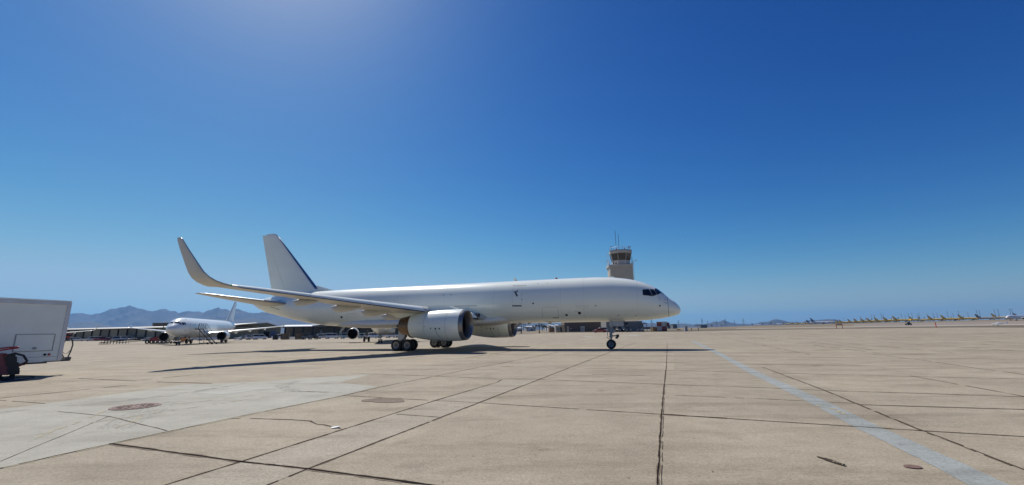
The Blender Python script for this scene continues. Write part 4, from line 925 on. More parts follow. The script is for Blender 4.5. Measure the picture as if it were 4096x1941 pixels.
b2,L=placed('metal_building','grey metal building with a small dark window and a shaded porch at its right end','building',P_(606.5,165),P_(646,165),z=.5)
mb=MB(); mb.box((L*.045,5,2.6),(L*.09,10,5.2)); mb.build('side_wall',M['greywall'],b2,smooth=0)
mb=MB(); mb.box((L*.56,6,1.9),(L*.74,10,3.8)); mb.build('wall',M['greywall'],b2,smooth=0)
mb=MB(); mb.box((L*.56,6,3.9),(L*.76,10.4,.2)); mb.build('roof',M['roofwhite'],b2,smooth=0)
mb=MB(); mb.box((L*.53,.9,3.1),(.9,.3,.8)); mb.build('window',M['black'],b2,smooth=0)
mb=MB(); mb.box((L*.965,2,2.95),(L*.13,5,.2)); mb.build('porch_roof',M['roofdark'],b2,smooth=0)
mb=MB(); mb.box((L*.965,4.3,1.4),(L*.12,.2,2.8)); mb.build('porch_wall',M['blackshade'],b2,smooth=0)  # shade under the porch roof is put into the wall colour
for t in(.91,1.02):
    mb=MB(); mb.box((L*t,-.3,1.43),(.15,.15,2.85)); mb.build('porch_post',M['greywall'],b2,smooth=0)
# chequered runway caravan
M['chkred']=mat('faded_red_panel',(.23,.055,.05),.6,var=.1); M['chkwhite']=mat('faded_white_panel',(.42,.42,.42),.6,var=.08)
ck=empty('checkered_hut',(bear(662)*150,150,.5),-.35,'small hut painted in large red and white checks','hut')
mb=MB(); mb.box((0,0,1.75),(3.2,2.6,2.9)); mb.build('wall',M['chkwhite'],ck,smooth=0)
for i,j,m in((0,1,'chkred'),(1,0,'chkred')):
    mb=MB(); mb.box((-.8+1.6*i,-1.32,1.03+1.45*j),(1.56,.06,1.42)); mb.build('painted_panel',M[m],ck,smooth=0)
    mb=MB(); mb.box((1.62,-.65+1.3*i,1.03+1.45*(1-j)),(.06,1.26,1.42)); mb.build('painted_panel',M[m],ck,smooth=0)
mb=MB(); mb.box((.2,0,3.27),(3.9,3.1,.14)); mb.build('roof',M['roofwhite'],ck,smooth=0)
mb=MB(); mb.box((.75,-1.36,2.9),(.6,.06,.25)); mb.build('sign',M['white'],ck,smooth=0)
mb=MB(); mb.box((0,0,.18),(3.0,2.4,.34)); mb.build('base',M['black'],ck,smooth=0)
mb=MB(); mb.box((2.1,.2,2.35),(.9,1.4,1.3)); mb.build('air_conditioner',M['chkred'],ck,smooth=0)
M['cardboard']=mat('brown_box',(.20,.13,.075),.85)
def crate(px,Y,wd,h_,z,label,m,name='crate',rz=.2,grp=None):
    x=bear(px)*Y; o=empty(name,(x,Y,z),rz,label,'crate',grp); mb=MB(); mb.box((0,0,h_/2+.1),(wd,wd*.9,h_-.2)); mb.build('body',m,o,smooth=0)
    mb=MB(); 
    for sx in(-1,1): 
        for k in range(2): mb.box((sx*wd*.5,-wd*.47,h_/2+.1),(.12,.12,h_-.18))
    for z_ in(.25,h_-.12): mb.box((0,-wd*.47,z_),(wd,.1,.14))
    mb.box((0,0,.05),(wd*.9,wd*.8,.1)); mb.build('frame',M['cardboard'],o,smooth=0); return o
crate(654.6,152,2.2,1.5,.5,'brown box shaped shed left of the checkered hut',M['cardboard'],'brown_box')
hu=empty('beige_hut',(bear(560.2)*190,190,.5),-.25,'beige portable hut with a grey window beside the brown building','hut')
mb=MB(); mb.box((0,0,1.5),(3.4,2.6,2.6)); mb.build('wall',mat('beige_hut_wall',(.42,.36,.25),.8),hu,smooth=0); mb=MB(); mb.box((0,0,2.87),(3.7,2.9,.14)); mb.build('roof',M['brownwall'],hu,smooth=0)
mb=MB(); mb.box((-.6,-1.33,1.5),(1.2,.06,1.2)); mb.build('window',M['bluewall'],hu,smooth=0); mb=MB(); mb.box((.6,-1.33,1.3),(.7,.06,1.9)); mb.build('door',M['blackshade'],hu,smooth=0); mb=MB(); mb.box((0,0,.1),(3.2,2.4,.2)); mb.build('base',M['black'],hu,smooth=0)
crate(551.4,190,2.2,2.2,.5,'weathered grey brown box left of the beige hut',M['cardboard'],'storage_box')
cb=empty('utility_cabinet',(bear(685.8)*150,150,.5),0,'pale grey utility cabinet standing in the scrub','cabinet'); mb=MB(); mb.box((0,0,.8),(.9,.7,1.5)); mb.build('body',M['chkwhite'],cb,smooth=0); mb=MB(); mb.box((0,0,.05),(1.1,.9,.12)); mb.box((0,0,1.6),(1.0,.8,.08)); mb.build('plinth',M['greywall'],cb,smooth=0)
M['orange']=mat('orange_plastic',(.62,.22,.03),.5)
br=empty('barricade',(bear(678.5)*150,150,.5),0,'low orange barricade left of the grey cabinet','barricade')
mb=MB(); mb.box((0,0,.62),(1.1,.08,.28)); mb.build('board',M['orange'],br,smooth=0); mb=MB(); 
for sx in(-.45,.45): mb.tube([(sx,-.2,0),(sx,0,.75)],.04,5); mb.tube([(sx,.2,0),(sx,0,.75)],.04,5)
mb.build('leg',M['orange'],br)
for i,(px,lab) in enumerate([(691.3,'small dark marker post right of the grey cabinet'),(698.2,'small dark marker post farthest right in the scrub')]):
    mb=MB(); mb.tube([(0,0,0),(0,0,.8)],.09,8); mb.lathe([(0,.16),(.1,.18),(.25,.12),(.3,.001)],(0,0,.8),(0,0,1),10); o=mb.build('marker_post',M['geardark'],loc=(bear(px)*150,150,.5)); tag(o,lab,'post')
# red posts
M['redpost']=mat('red_orange_post',(.55,.05,.04),.5)
gt=empty('red_gate',(bear(839.2)*152,152,H(bear(839.2)*152,152)),-.55,'red two post frame with a dark crossbar at the apron edge','gate')
for sx in(-.85,.85):
    mb=MB(); mb.tube([(sx,0,0),(sx,0,1.75)],.09,8); mb.build('post',M['redpost'],gt)
mb=MB(); mb.box((0,0,1.42),(1.7,.1,.28)); mb.build('crossbar',M['blackshade'],gt,smooth=0); mb=MB(); mb.box((0,0,1.75),(1.7,.08,.08)); mb.build('top_rail',M['redpost'],gt,smooth=0)
mb=MB(); mb.tube([(0,0,0),(0,0,1.75)],[.13,.10],10); mb.lathe([(0,.22),(.08,.2),(.1,.14)],(0,0,0),(0,0,1),10); mb.lathe([(0,.10),(.1,.16),(.2,.1),(.22,.001)],(0,0,1.75),(0,0,1),10); x=bear(935.6)*150; tag(mb.build('red_post',M['redpost'],loc=(x,150,H(x,150))),'single red post standing at the apron edge','post')

# distant trees and pale buildings under the belly
M['leaf']=mat('dark_foliage',(.035,.05,.022),.9,col2=(.075,.095,.04),scale=1.5); M['trunk']=mat('trunk_bark',(.12,.09,.06),.9)
def tree(px,Y,h_,wd,z,label,palm=False,n=150):
    r=random.Random(int(px*10)); x=bear(px)*Y; o=empty('palm_tree' if palm else 'tree',(x,Y,z),r.random()*6,label,'palm tree' if palm else 'tree','far trees beyond the canopy')
    mb=MB(); mb.tube([(0,0,0),(.1,0,h_*.3),(.05,.1,h_*.6)] if not palm else [(0,0,0),(.2,0,h_*.5),(.1,0,h_*.9)],[h_*.035,h_*.028,h_*.012 if not palm else .2],7)
    if not palm:
        for k in range(4): a=k*1.7; mb.tube([(0,0,h_*.35),(wd*.3*math.cos(a),wd*.3*math.sin(a),h_*.65)],[h_*.016,h_*.006],5)
    mb.build('trunk',M['trunk'],o); mb=MB()
    if palm:
        for k in range(14):
            a=k*2.4; L=h_*.25; q=[(.1+math.cos(a)*L*t,math.sin(a)*L*t,h_*.9+L*(.5*t-.9*t*t)+.3*(k%3)) for t in(0,.35,.7,1)]
            for i in range(3):
                w0=.35*(1-i/3.4); nx,ny=-math.sin(a)*w0,math.cos(a)*w0; mb.add([(q[i][0]-nx,q[i][1]-ny,q[i][2]),(q[i][0]+nx,q[i][1]+ny,q[i][2]),(q[i+1][0]+nx*.7,q[i+1][1]+ny*.7,q[i+1][2]),(q[i+1][0]-nx*.7,q[i+1][1]-ny*.7,q[i+1][2])],[(0,1,2,3)])
    else:
        cl=[(r.gauss(0,wd*.22),r.gauss(0,wd*.22),h_*r.uniform(.45,.9)) for _ in range(9)]
        for k in range(n):
            c=r.choice(cl); p=Vector((c[0]+r.gauss(0,wd*.11),c[1]+r.gauss(0,wd*.11),c[2]+r.gauss(0,h_*.07))); s_=h_*r.uniform(.03,.07)
            R=Matrix.Rotation(r.random()*6,3,Vector((r.random(),r.random(),r.random()+.1)).normalized()); mb.add([p+R@Vector(v) for v in((-s_,-s_*.6,0),(s_,-s_*.5,0),(s_*.8,s_*.6,0),(-s_*.7,s_*.7,s_*.3))],[(0,1,2,3)])
    mb.build('crown',M['leaf'],o,smooth=0,fix=False)
Zf=0.2
for px,Y,h_,wd,palm,lab in [(523.5,480,9,4,True,'leftmost far palm tree just right of the first canopy post'),(525.5,480,8.5,4,True,'second far palm tree right of the first canopy post'),(527.5,500,5.5,6,False,'low rounded far tree beside the two palms'),(534.5,470,7,5,False,'dark far tree midway between the canopy posts'),(542.3,420,7.5,6,False,'darkest far tree just right of the second canopy post'),(544.5,430,6,5,False,'smaller far tree beside the darkest one'),(549.5,450,5.5,5,False,'far tree left of the grey box'),(537,470,7,4,True,'far palm left of the second canopy post')]:
    tree(px,Y,h_,wd,Zf,lab,palm)
M['palebld']=mat('pale_warehouse',(.60,.60,.58),.7,var=.05)
for px,Y,wd,h_,lab in [(530,540,11,5.5,'white far warehouse between the palms and the dark tree'),(533,560,6,4.5,'small white far shed beside the warehouse'),(546.8,520,4,6,'narrow white far building beside the trees'),(549.2,500,3,6.5,'narrow white far silo left of the grey box'),(552.5,540,9,6,'wide pale far warehouse behind the grey box'),(556.2,520,4,6.5,'white far block left of the beige hut'),(518,520,9,4,'pale low far warehouse left of the first canopy post')]:
    o=empty('far_warehouse',(bear(px)*Y,Y,0),.15,lab,'warehouse','far white buildings'); mb=MB(); mb.box((0,0,h_/2),(wd,8,h_)); mb.build('wall',M['palebld'],o,smooth=0); mb=MB(); mb.add([(-wd/2-.3,-4.3,h_),(wd/2+.3,-4.3,h_),(wd/2+.3,0,h_+.8),(-wd/2-.3,0,h_+.8),(-wd/2-.3,4.3,h_),(wd/2+.3,4.3,h_)],[(0,1,2,3),(3,2,5,4),(0,3,4),(1,5,2)]); mb.build('roof',M['roofwhite'],o,smooth=0); mb=MB(); mb.box((wd*.15,-4.03,h_*.3),(wd*.25,.08,h_*.5)); mb.build('door',M['bluewall'],o,smooth=0)
for px,Y,wd,h_,lab in [(670.5,700,14,5,'low pale far building right of the checkered hut'),(674,680,7,7,'dark blue far building right of the checkered hut'),(651,600,40,3.2,'long low far building with a white roof left of the checkered hut'),(703,900,14,7,'small dark far building on the plain below the hills')]:
    o=empty('far_building',(bear(px)*Y,Y,0),.1,lab,'building','far low buildings on the plain'); mb=MB(); mb.box((0,0,h_/2),(wd,8,h_)); mb.build('wall',M['bluewall'],o,smooth=0); mb=MB(); mb.box((0,0,h_+.2),(wd+1,9,.4)); mb.build('roof',M['roofwhite'] if wd>20 else M['greywall'],o,smooth=0)
for px,Y in [(698,800),(712,1000),(722,1100),(770,1700),(763,1500),(775,1300)]:
    r=random.Random(px); tree(px,Y,8,9,H(bear(px)*Y,Y)-.3,'low dark desert tree on the plain %s'%{698:'left of the small dark far building',712:'below the gap right of the far peak',722:'below the right shoulder of the far peak',770:'tallest, left of the farthest aircraft',763:'left of the tallest desert tree',775:'just left of the dark tailed aircraft'}[px],n=90)
# ---- cars
M['carwhite']=mat('white_car_paint',(.72,.72,.72),.25,coat=.6,var=.02); M['carred']=mat('red_car_paint',(.27,.012,.02),.25,coat=.7); M['carblack']=mat('black_car_paint',(.012,.012,.015),.2,coat=.8)
M['carblue']=mat('dark_blue_car_paint',(.02,.035,.075),.22,coat=.8); M['carsilver']=mat('silver_car_paint',(.42,.43,.45),.28,metal=.5,coat=.5); M['carteal']=mat('pale_green_car_paint',(.42,.52,.50),.3,coat=.5)
M['carglass']=mat('car_glass',(.02,.022,.025),.3,spec=.3); M['headlamp']=mat('clear_headlamp',(.8,.8,.8),.15)
def car(kind,paintm):
    """local +x forward; returns an untagged root at the origin"""
    L,Wd,Ht={'sedan':(4.7,1.82,1.45),'suv':(4.8,1.95,1.78),'van':(5.2,2.0,2.0),'pickup':(5.6,2.0,1.85)}[kind]
    o=empty('parked_car',(0,0,0)); h=L/2
    prof={'sedan':[(-h,.45),(-h,.95),(-h+.9,1.0),(h-1.4,.95),(h-.15,.75),(h,.5),(h-.05,.28),(-h+.1,.28)],
          'suv':[(-h,.5),(-h+.03,1.1),(-h+.3,1.14),(h-1.3,1.1),(h-.15,.95),(h,.6),(h-.05,.32),(-h+.1,.32)],
          'van':[(-h,.5),(-h+.03,1.2),(-h+.3,1.25),(h-1.1,1.15),(h-.15,.9),(h,.6),(h-.05,.32),(-h+.1,.32)],
          'pickup':[(-h,.6),(-h,1.12),(-h+.3,1.15),(h-1.5,1.15),(h-.15,1.05),(h,.7),(h-.05,.38),(-h+.1,.38)]}[kind]
    mb=MB(); n=len(prof); rows=[]
    for y,i_ in((-Wd/2,.0),(-Wd/2+.03,.02),(Wd/2-.03,.02),(Wd/2,.0)):
        sc_=.985 if abs(y)>Wd/2-.01 else 1
        rows.append([(x*sc_,y,.7+(z-.7)*(.93 if abs(y)>Wd/2-.01 else 1)) for x,z in prof])
    mb.loft(rows); body=mb.build('body',paintm,o,smooth=40)
    gh={'sedan':[(-h+.7,.98),(-h+1.35,1.40),(-h+1.6,Ht-.02),(h-2.2,Ht-.02),(h-1.9,Ht-.1),(h-1.15,.95)],
        'suv':[(-h+.08,1.1),(-h+.3,Ht-.08),(-h+.6,Ht-.03),(h-2.1,Ht-.03),(h-1.95,Ht-.1),(h-1.1,1.08)],
        'van':[(-h+.06,1.2),(-h+.15,Ht-.08),(-h+.4,Ht-.03),(h-1.8,Ht-.03),(h-1.6,Ht-.12),(h-.8,1.1)],
        'pickup':[(-h+1.9,1.12),(-h+2.0,Ht-.1),(-h+2.2,Ht-.03),(h-2.2,Ht-.03),(h-2.0,Ht-.1),(h-1.3,1.12)]}[kind]
    mb=MB(); zb=gh[0][1]; rows=[]
    for sg in(-1,1): rows.append([(x,sg*(Wd/2-.08-.22*(z-zb)/(Ht-zb)),z) for x,z in gh])
    mb.loft(rows); mb.build('window_glass',M['carglass'],o,smooth=20)
    mb=MB(); x0,x1=gh[1][0]+.1,gh[-2][0]; mb.box(((x0+x1)/2,0,Ht-.05),(x1-x0+.2,Wd-.42,.16)); 
    for sg in(-1,1):
        for a,b in((gh[0],gh[1]),(gh[-2],gh[-1])): mb.tube([(a[0],sg*(Wd/2-.075-.22*(a[1]-zb)/(Ht-zb)),a[1]),(b[0],sg*(Wd/2-.075-.22*(b[1]-zb)/(Ht-zb)),b[1])],.07,4)
        xm=(gh[0][0]+gh[-1][0])/2; mb.tube([(xm,sg*(Wd/2-.07),zb),(xm,sg*(Wd/2-.28),Ht-.04)],.045,4)
        mb.tube([(gh[1][0],sg*(Wd/2-.27),Ht-.04),(gh[-2][0],sg*(Wd/2-.27),Ht-.06)],.045,4)
    mb.build('roof',paintm,o,smooth=20)
    for x in(-h+.95,h-.9):
        for y in(-Wd/2+.1,Wd/2-.1):
            mb=MB(); mb.lathe([(-.11,.2),(-.12,.32),(0,.345),(.12,.32),(.11,.2)],(x,y,.345),(0,1,0),16); mb.lathe([(-.09,.2),(-.1,.001)],(x,y,.345),(0,1,0),12,1); mb.lathe([(.09,.2),(.1,.001)],(x,y,.345),(0,1,0),12,1); mb.build('wheel',[M['tyre'],M['rim']],o)
    for y in(-Wd/2+.3,Wd/2-.3):
        mb=MB(); mb.box((h-.09,y,.74),(.12,.36,.16)); mb.build('headlight',M['headlamp'],o,smooth=0)
        mb=MB(); mb.box((-h+.02,y,.85),(.06,.25,.22)); mb.build('taillight',M['red'],o,smooth=0)
    return o
protos={}
def put(kind,col,px,Y,rz,label,group,z=None):
    k=(kind,col); x=bear(px)*Y; z=H(x,Y) if z is None else z
    if k not in protos:
        o=car(kind,M[col]); protos[k]=o; o.location=(x,Y,z); o.rotation_euler=(0,0,rz); return tag(o,label,'car',group)
    return copy_tree(protos[k],(x,Y,z),rz,label=label,group=group)
G1='cars parked along the hangars on the left'
put('suv','carwhite',78,199,0.81,'white car parked alone in front of the hangar, nearest the truck',G1)
put('van','carwhite',93.5,199,-2.20,'white van left of the red car in front of the hangar',G1)
put('pickup','carred',102.5,197,0.78,'red pickup in front of the hangar',G1)
put('sedan','carsilver',109.8,199,0.81,'silver sedan right of the red pickup',G1)
put('suv','carblack',115.5,201,0.93,'black car behind the conveyor boom',G1)
put('van','carsilver',120.5,200,0.81,'silver van behind the conveyor boom',G1)
put('van','carwhite',128,200,0.78,'white van behind the middle of the conveyor boom',G1)
put('sedan','carsilver',135,198,0.78,'silver sedan right of the middle white van',G1)
put('sedan','carblack',142,198,0.81,'black sedan behind the raised end of the conveyor boom',G1)
for px,c,k,l in [(150,'carwhite','sedan','white sedan behind the red belt loader'),(172,'carblack','suv','black suv glimpsed under the white airliner nose'),(197,'carwhite','suv','white suv glimpsed under the white airliner wing'),(205,'carwhite','van','white van glimpsed behind the boarding stair'),(214,'carwhite','pickup','white pickup left of the white airliner engine'),
    (245.5,'carteal','sedan','pale green sedan at the left of the three parked beside the gabled building'),(252.5,'carwhite','suv','middle white car of the three beside the gabled building'),(260,'carwhite','van','white van right of the three beside the gabled building'),
    (280.5,'carwhite','pickup','white pickup beside the black bin')]: put(k,c,px,165,.85,l,G1)
G2='cars parked in front of the open shed'
put('suv','carwhite',323.5,158,.80,'white suv at the left of the pair in front of the open shed',G2); put('van','carwhite',332.3,158,.80,'white van at the right of the pair in front of the open shed',G2)
put('van','carteal',347.5,155,.80,'pale green van left of the hanging engine',G2); put('suv','carteal',364.5,155,.80,'pale green suv right of the hanging engine',G2); put('pickup','carwhite',372.5,155,.80,'white pickup behind the far airliner main wheels',G2)
put('sedan','carteal',376,170,.80,'pale green sedan behind the far airliner main wheels',G2); put('sedan','carwhite',384,170,.80,'white sedan behind the far airliner nose gear',G2); put('suv','carwhite',392,158,.80,'white suv right of the far airliner nose gear',G2)
G3='cars parked by the control tower'
put('sedan','carred',599.5,152,PI-.15,'dark red sedan beside the tower buildings',G3); put('suv','carwhite',601,158,PI-.1,'white suv behind the dark red sedan',G3)
put('suv','carblack',618,150,-1.2,'black suv hidden behind the nose gear leg',G3); put('suv','carblack',626.5,148,-1.5,'black suv facing the camera right of the nose gear',G3); put('sedan','carblue',640.5,148,-2.0,'dark blue sedan in front of the shaded porch',G3)
# ---- ground equipment on the left
x=bear(276)*150; bn=empty('black_bin',(x,150,-.4),.1,'tall black bin beside the white pickup','bin'); mb=MB(); mb.box((0,0,.85),(1.4,1.2,1.5),taper=-.06); mb.build('body',M['black'],bn,smooth=0); mb=MB(); mb.box((0,0,1.65),(1.55,1.35,.12)); mb.build('lid',M['blackshade'],bn,smooth=0); mb=MB()
for sx in(-.5,.5): mb.lathe([(-.06,.1),(-.06,.12),(.06,.12),(.06,.1)],(sx,-.5,.12),(1,0,0),10)
mb.build('caster',M['tyre'],bn)
M['wood']=mat('brown_wood',(.17,.125,.085),.85,var=.2,scale=5)
crate(285.8,150,2.3,2.1,-.4,'tall brown wooden crate right of the white pickup',M['wood']); crate(299.5,150,1.9,2.0,-.4,'brown wooden crate right of the white slatted barriers',M['wood'],rz=0.1)
crate(303.2,151,1.0,1.9,-.4,'narrow dark crate left of the blue grey tractor',M['brownwall'])
for i,px in enumerate([236.5,240.3,291,293.2,295.4]):
    x=bear(px)*150; o=empty('slatted_barrier',(x,150,-.4),.1,['left slatted white barrier behind the airliner engine','right slatted white barrier behind the airliner engine','first white slatted barrier between the crates','middle white slatted barrier between the crates','third white slatted barrier between the crates'][i],'barrier','white slatted barriers')
    mb=MB(); 
    for k in range(3): mb.box((-.42+.42*k,0,.5),(.16,.08,.9))
    mb.build('slat',M['white'],o,smooth=0); mb=MB(); mb.box((0,0,.95),(1.1,.1,.1)); mb.box((0,0,.12),(1.1,.3,.08)); mb.build('rail',M['white'],o,smooth=0)
def tug(px,Y,label,m,roof=True,rz=.1,z=-.4,sc_=1):
    x=bear(px)*Y; o=empty('aircraft_tug',(x,Y,z),rz,label,'tug'); mb=MB(); mb.box((0,0,.75),(3.0,1.7,.75)); mb.box((.95,0,1.2),(1.0,1.6,.25)); mb.build('body',m,o,smooth=0)
    for sx in(-1,1):
        for sy in(-.75,.75): mb=MB(); mb.lathe([(-.14,.2),(-.14,.38),(.14,.38),(.14,.2)],(sx,sy,.38),(0,1,0),14); mb.build('wheel',M['tyre'],o)
    if roof:
        mb=MB()
        for sx in(-1.1,.5):
            for sy in(-.7,.7): mb.tube([(sx,sy,1.1),(sx,sy,2.1)],.05,5)
        mb.build('canopy_post',M['mast'],o); mb=MB(); mb.box((-.3,0,2.15),(1.9,1.6,.1)); mb.build('canopy',m,o,smooth=0); mb=MB(); mb.box((.5,0,1.65),(.05,1.35,.8)); mb.build('windscreen',M['carglass'],o,smooth=0)
    mb=MB(); mb.box((-.5,0,1.25),(.5,.9,.5)); mb.build('seat',M['black'],o,smooth=0); o.scale=(sc_,)*3; return o
tug(307.5,148,'blue grey tug with a canopy between the crates and the dark cart',M['bluewall']); tug(313.5,150,'low dark cart left of the pair of white cars',M['geardark'],roof=False)
tug(908.5,420,'dark tug parked in front of the yellow row',M['geardark'],z=H(bear(908.5)*420,420),sc_=1.5)
x=bear(185.2)*124; oc_=empty('ground_power_unit',(x,124,-.4),.1,'orange ground power unit under the white airliner nose','power unit'); mb=MB(); mb.box((0,0,.85),(1.4,1.0,.8)); mb.build('housing',M['orange'],oc_,smooth=0); mb=MB()
for sx in(-.6,.6):
    for sy in(-.45,.45): mb.lathe([(-.08,.1),(-.08,.22),(.08,.22),(.08,.1)],(sx,sy,.22),(0,1,0),12)
mb.box((0,0,.42),(1.7,1.0,.1)); mb.tube([(.9,0,.4),(1.7,0,.25)],.04,6); mb.build('chassis',M['geardark'],oc_,smooth=0)
# belt loader: red chassis with a long lowered lattice boom
Yb=114; x=bear(158.5)*Yb; bl=empty('belt_loader',(x,Yb,-.4),.16,'red belt loader with a long dark lattice boom lowered to the left','belt loader')
M['redgse']=mat('red_equipment_paint',(.33,.04,.045),.5,var=.15,scale=2)
mb=MB(); mb.add([(-1.5,-.9,.75),(2.3,-.9,.75),(2.3,-.9,2.0),(1.9,-.9,2.35),(-1.4,-.9,1.25),(-1.5,.9,.75),(2.3,.9,.75),(2.3,.9,2.0),(1.9,.9,2.35),(-1.4,.9,1.25)],[(0,1,2,3,4),(9,8,7,6,5),(0,5,6,1),(1,6,7,2),(2,7,8,3),(3,8,9,4),(4,9,5,0)]); mb.build('chassis',M['redgse'],bl,smooth=0)
for sx in(-1.9,-.95,1.0,1.9):
    for sy in(-.85,.85): mb=MB(); mb.lathe([(-.15,.25),(-.16,.45),(.16,.45),(.15,.25)],(sx,sy,.45),(0,1,0),14); mb.build('wheel',M['tyre'],bl)
mb=MB(); mb.box((-1.95,0,.95),(1.1,1.2,.35)); mb.build('engine_cover',M['geardark'],bl,smooth=0)
mb=MB()
for sy in(-.45,.45):
    mb.tube([(-13,sy,.45),(-1,sy,1.55),(2.2,sy,2.5)],.09,6); mb.tube([(-12,sy,.9),(-7,sy,1.35)],.05,5); mb.tube([(-9,sy,.4),(-3,sy,.85)],.06,5)
    for k in range(9): mb.tube([(-12.6+.7*k,sy,.1),(-12.6+.7*k+.1,sy,1.15)],.045,5)
mb.add([(-13,-.4,.5),(-13,.4,.5),(-1,.4,1.6),(-1,-.4,1.6),(2.2,.4,2.55),(2.2,-.4,2.55)],[(0,1,2,3),(3,2,4,5)]); mb.box((-12.2,0,.15),(1.8,1.2,.12)); mb.build('boom',M['geardark'],bl,smooth=0)
# work stand beside it
Yw=112; x=bear(164.5)*Yw; wsd=empty('work_stand',(x,Yw,-.4),.1,'grey lattice work stand with a black platform beside the red belt loader','work stand')
mb=MB(); mb.box((-.4,0,3.3),(2.6,1.3,.22)); mb.build('platform',M['black'],wsd,smooth=0)
mb=MB()
for xx,yy in((-1.4,-.6),(.8,-.6),(-1.4,.6),(.8,.6)): mb.tube([(xx,yy,3.3),(xx,yy,4.4 if xx>0 else 3.9)],.05,5)
mb.tube([(-.3,-.6,3.3),(-.1,-.6,4.6)],.09,5); mb.build('guard_rail',M['black'],wsd)
M['steelblue']=mat('grey_blue_steel',(.16,.19,.22),.5,metal=.3)
mb=MB()
for yy in(-.6,.6):
    mb.tube([(-1.3,yy,3.2),(2.6,yy,.35)],.07,5); mb.tube([(-1.0,yy,.4),(1.4,yy,3.2)],.06,5); mb.tube([(.9,yy,3.2),(1.3,yy,.4)],.05,5); mb.tube([(-2.2,yy,.3),(4.2,yy,.3)],.08,5); mb.tube([(4.2,yy,.3),(4.2,yy,1.3)],.04,5); mb.tube([(.8,yy,4.3),(3.3,yy,1.3)],.04,5)
    for k in range(7): mb.tube([(.8+.42*k,yy,3.0-.4*k),(.8+.42*k,yy,3.6-.4*k)],.03,4)
for k in range(9): mb.box((1.0+.24*k,0,2.2-.22*k),(.24,1.1,.05))
mb.build('lattice_frame',M['steelblue'],wsd,smooth=0); mb=MB()
for sx in(-2,0,2.2,3.4): mb.lathe([(-.08,.1),(-.08,.25),(.08,.25),(.08,.1)],(sx,-.6,.25),(0,1,0),12); mb.lathe([(-.08,.1),(-.08,.25),(.08,.25),(.08,.1)],(sx,.6,.25),(0,1,0),12)
mb.build('wheel',M['tyre'],wsd)
# boarding stair at the airliner nose
Ys=98; x=bear(202)*Ys; st=empty('boarding_stair',(x,Ys,-.4),-.12,'dark lattice boarding stair with handrails beside the white airliner nose','boarding stair')
mb=MB(); mb.box((-1.4,0,3.35),(2.1,1.3,.16)); mb.build('platform',M['black'],st,smooth=0)
mb=MB()
for yy in(-.6,.6):
    mb.tube([(-1.6,yy,3.4),(-1.45,yy,4.6)],.05,5); mb.tube([(-.6,yy,3.4),(-.5,yy,4.6)],.05,5); mb.tube([(.0,yy,3.4),(.1,yy,4.6)],.05,5); mb.tube([(-.5,yy,4.55),(.3,yy,4.55),(3.0,yy,1.6)],.04,5)
    for k in range(7): mb.tube([(.2+.42*k,yy,3.2-.45*k),(.3+.42*k,yy,4.3-.45*k)],.025,4)
mb.build('handrail',M['steelblue'],st)
mb=MB()
for yy in(-.6,.6): mb.tube([(-.4,yy,3.3),(2.9,yy,.35)],.08,5); mb.tube([(-.2,yy,3.3),(.2,yy,.1)],.05,5); mb.tube([(.1,yy,.3),(3.6,yy,.3)],.06,5); mb.tube([(.4,yy,2.6),(3.0,yy,.4)],.04,5)
for k in range(12): mb.box((-.2+.26*k,0,3.1-.235*k),(.28,1.2,.05))
mb.build('stair_flight',M['geardark'],st,smooth=0); mb=MB()
for sx in(2.2,3.3):
    for sy in(-.6,.6): mb.lathe([(-.08,.1),(-.08,.22),(.08,.22),(.08,.1)],(sx,sy,.22),(0,1,0),12)
mb.build('wheel',M['tyre'],st)

# ---- white box truck, left edge
M['truckwhite']=mat('dusty_white_truck_panel',(.82,.86,.79),.45,var=.05,scale=1.2,bump=.06,bscale=5)
M['hatchgap']=mat('hatch_gap_grey',(.27,.28,.28),.7)
M['trucktrim']=mat('pale_aluminium_trim',(.62,.60,.62),.35,metal=.4)
M['maroon']=mat('faded_maroon_paint',(.20,.055,.06),.6,var=.2,scale=5)
Ax,Ay=-21.15,20.55; ux,uy=-.25,-.968
tr=empty('box_truck',(Ax,Ay,0),math.atan2(-uy,-ux),'large plain white box truck cut off by the left edge','truck')
# local +x points from the hidden rear to the visible end, local y to the left (away from camera)
zb,zt=.62,3.34
def rbox(mb,x0,x1,y0,y1,z0,z1): mb.box(((x0+x1)/2,(y0+y1)/2,(z0+z1)/2),(x1-x0,y1-y0,z1-z0))
mb=MB(); rbox(mb,-7,0,0,2.4,zb,zt); mb.build('cargo_box',M['truckwhite'],tr,smooth=0)
mb=MB(); rbox(mb,-7,.02,-.02,2.42,zt,zt+.06); mb.build('roof',M['truckwhite'],tr,smooth=0)
mb=MB(); rbox(mb,-.12,.03,-.03,.08,zb+.06,zt-.02); rbox(mb,-7,.03,-.035,.0,zt-.16,zt-.02); mb.build('corner_trim',M['trucktrim'],tr,smooth=0)
mb=MB(); x0,x1,z0,z1=-1.72,-.36,1.10,1.86
for a,b,c,d in((x0,x1,z0,z0+.02),(x0,x1,z1-.02,z1),(x0,x0+.02,z0,z1),(x1-.02,x1,z0,z1)): rbox(mb,a,b,-.02,.005,c,d)
hd=mb.build('side_hatch',M['hatchgap'],tr,smooth=0); mb=MB(); rbox(mb,x0+.04,x1-.04,-.014,.004,z0+.04,z1-.04); mb.build('hatch_panel',M['truckwhite'],hd,smooth=0); mb=MB(); rbox(mb,-1.08,-.95,-.04,0,1.19,1.28); mb.build('latch',M['gear'],hd,smooth=0)
mb=MB(); rbox(mb,-7,-.03,-.012,0,zb+.22,zb+.235); mb.build('panel_seam',M['faint'],tr,smooth=0)
mb=MB(); rbox(mb,-7,-.45,.03,2.35,zb-.07,zb-.002); mb.build('underframe',M['geardark'],tr,smooth=0)
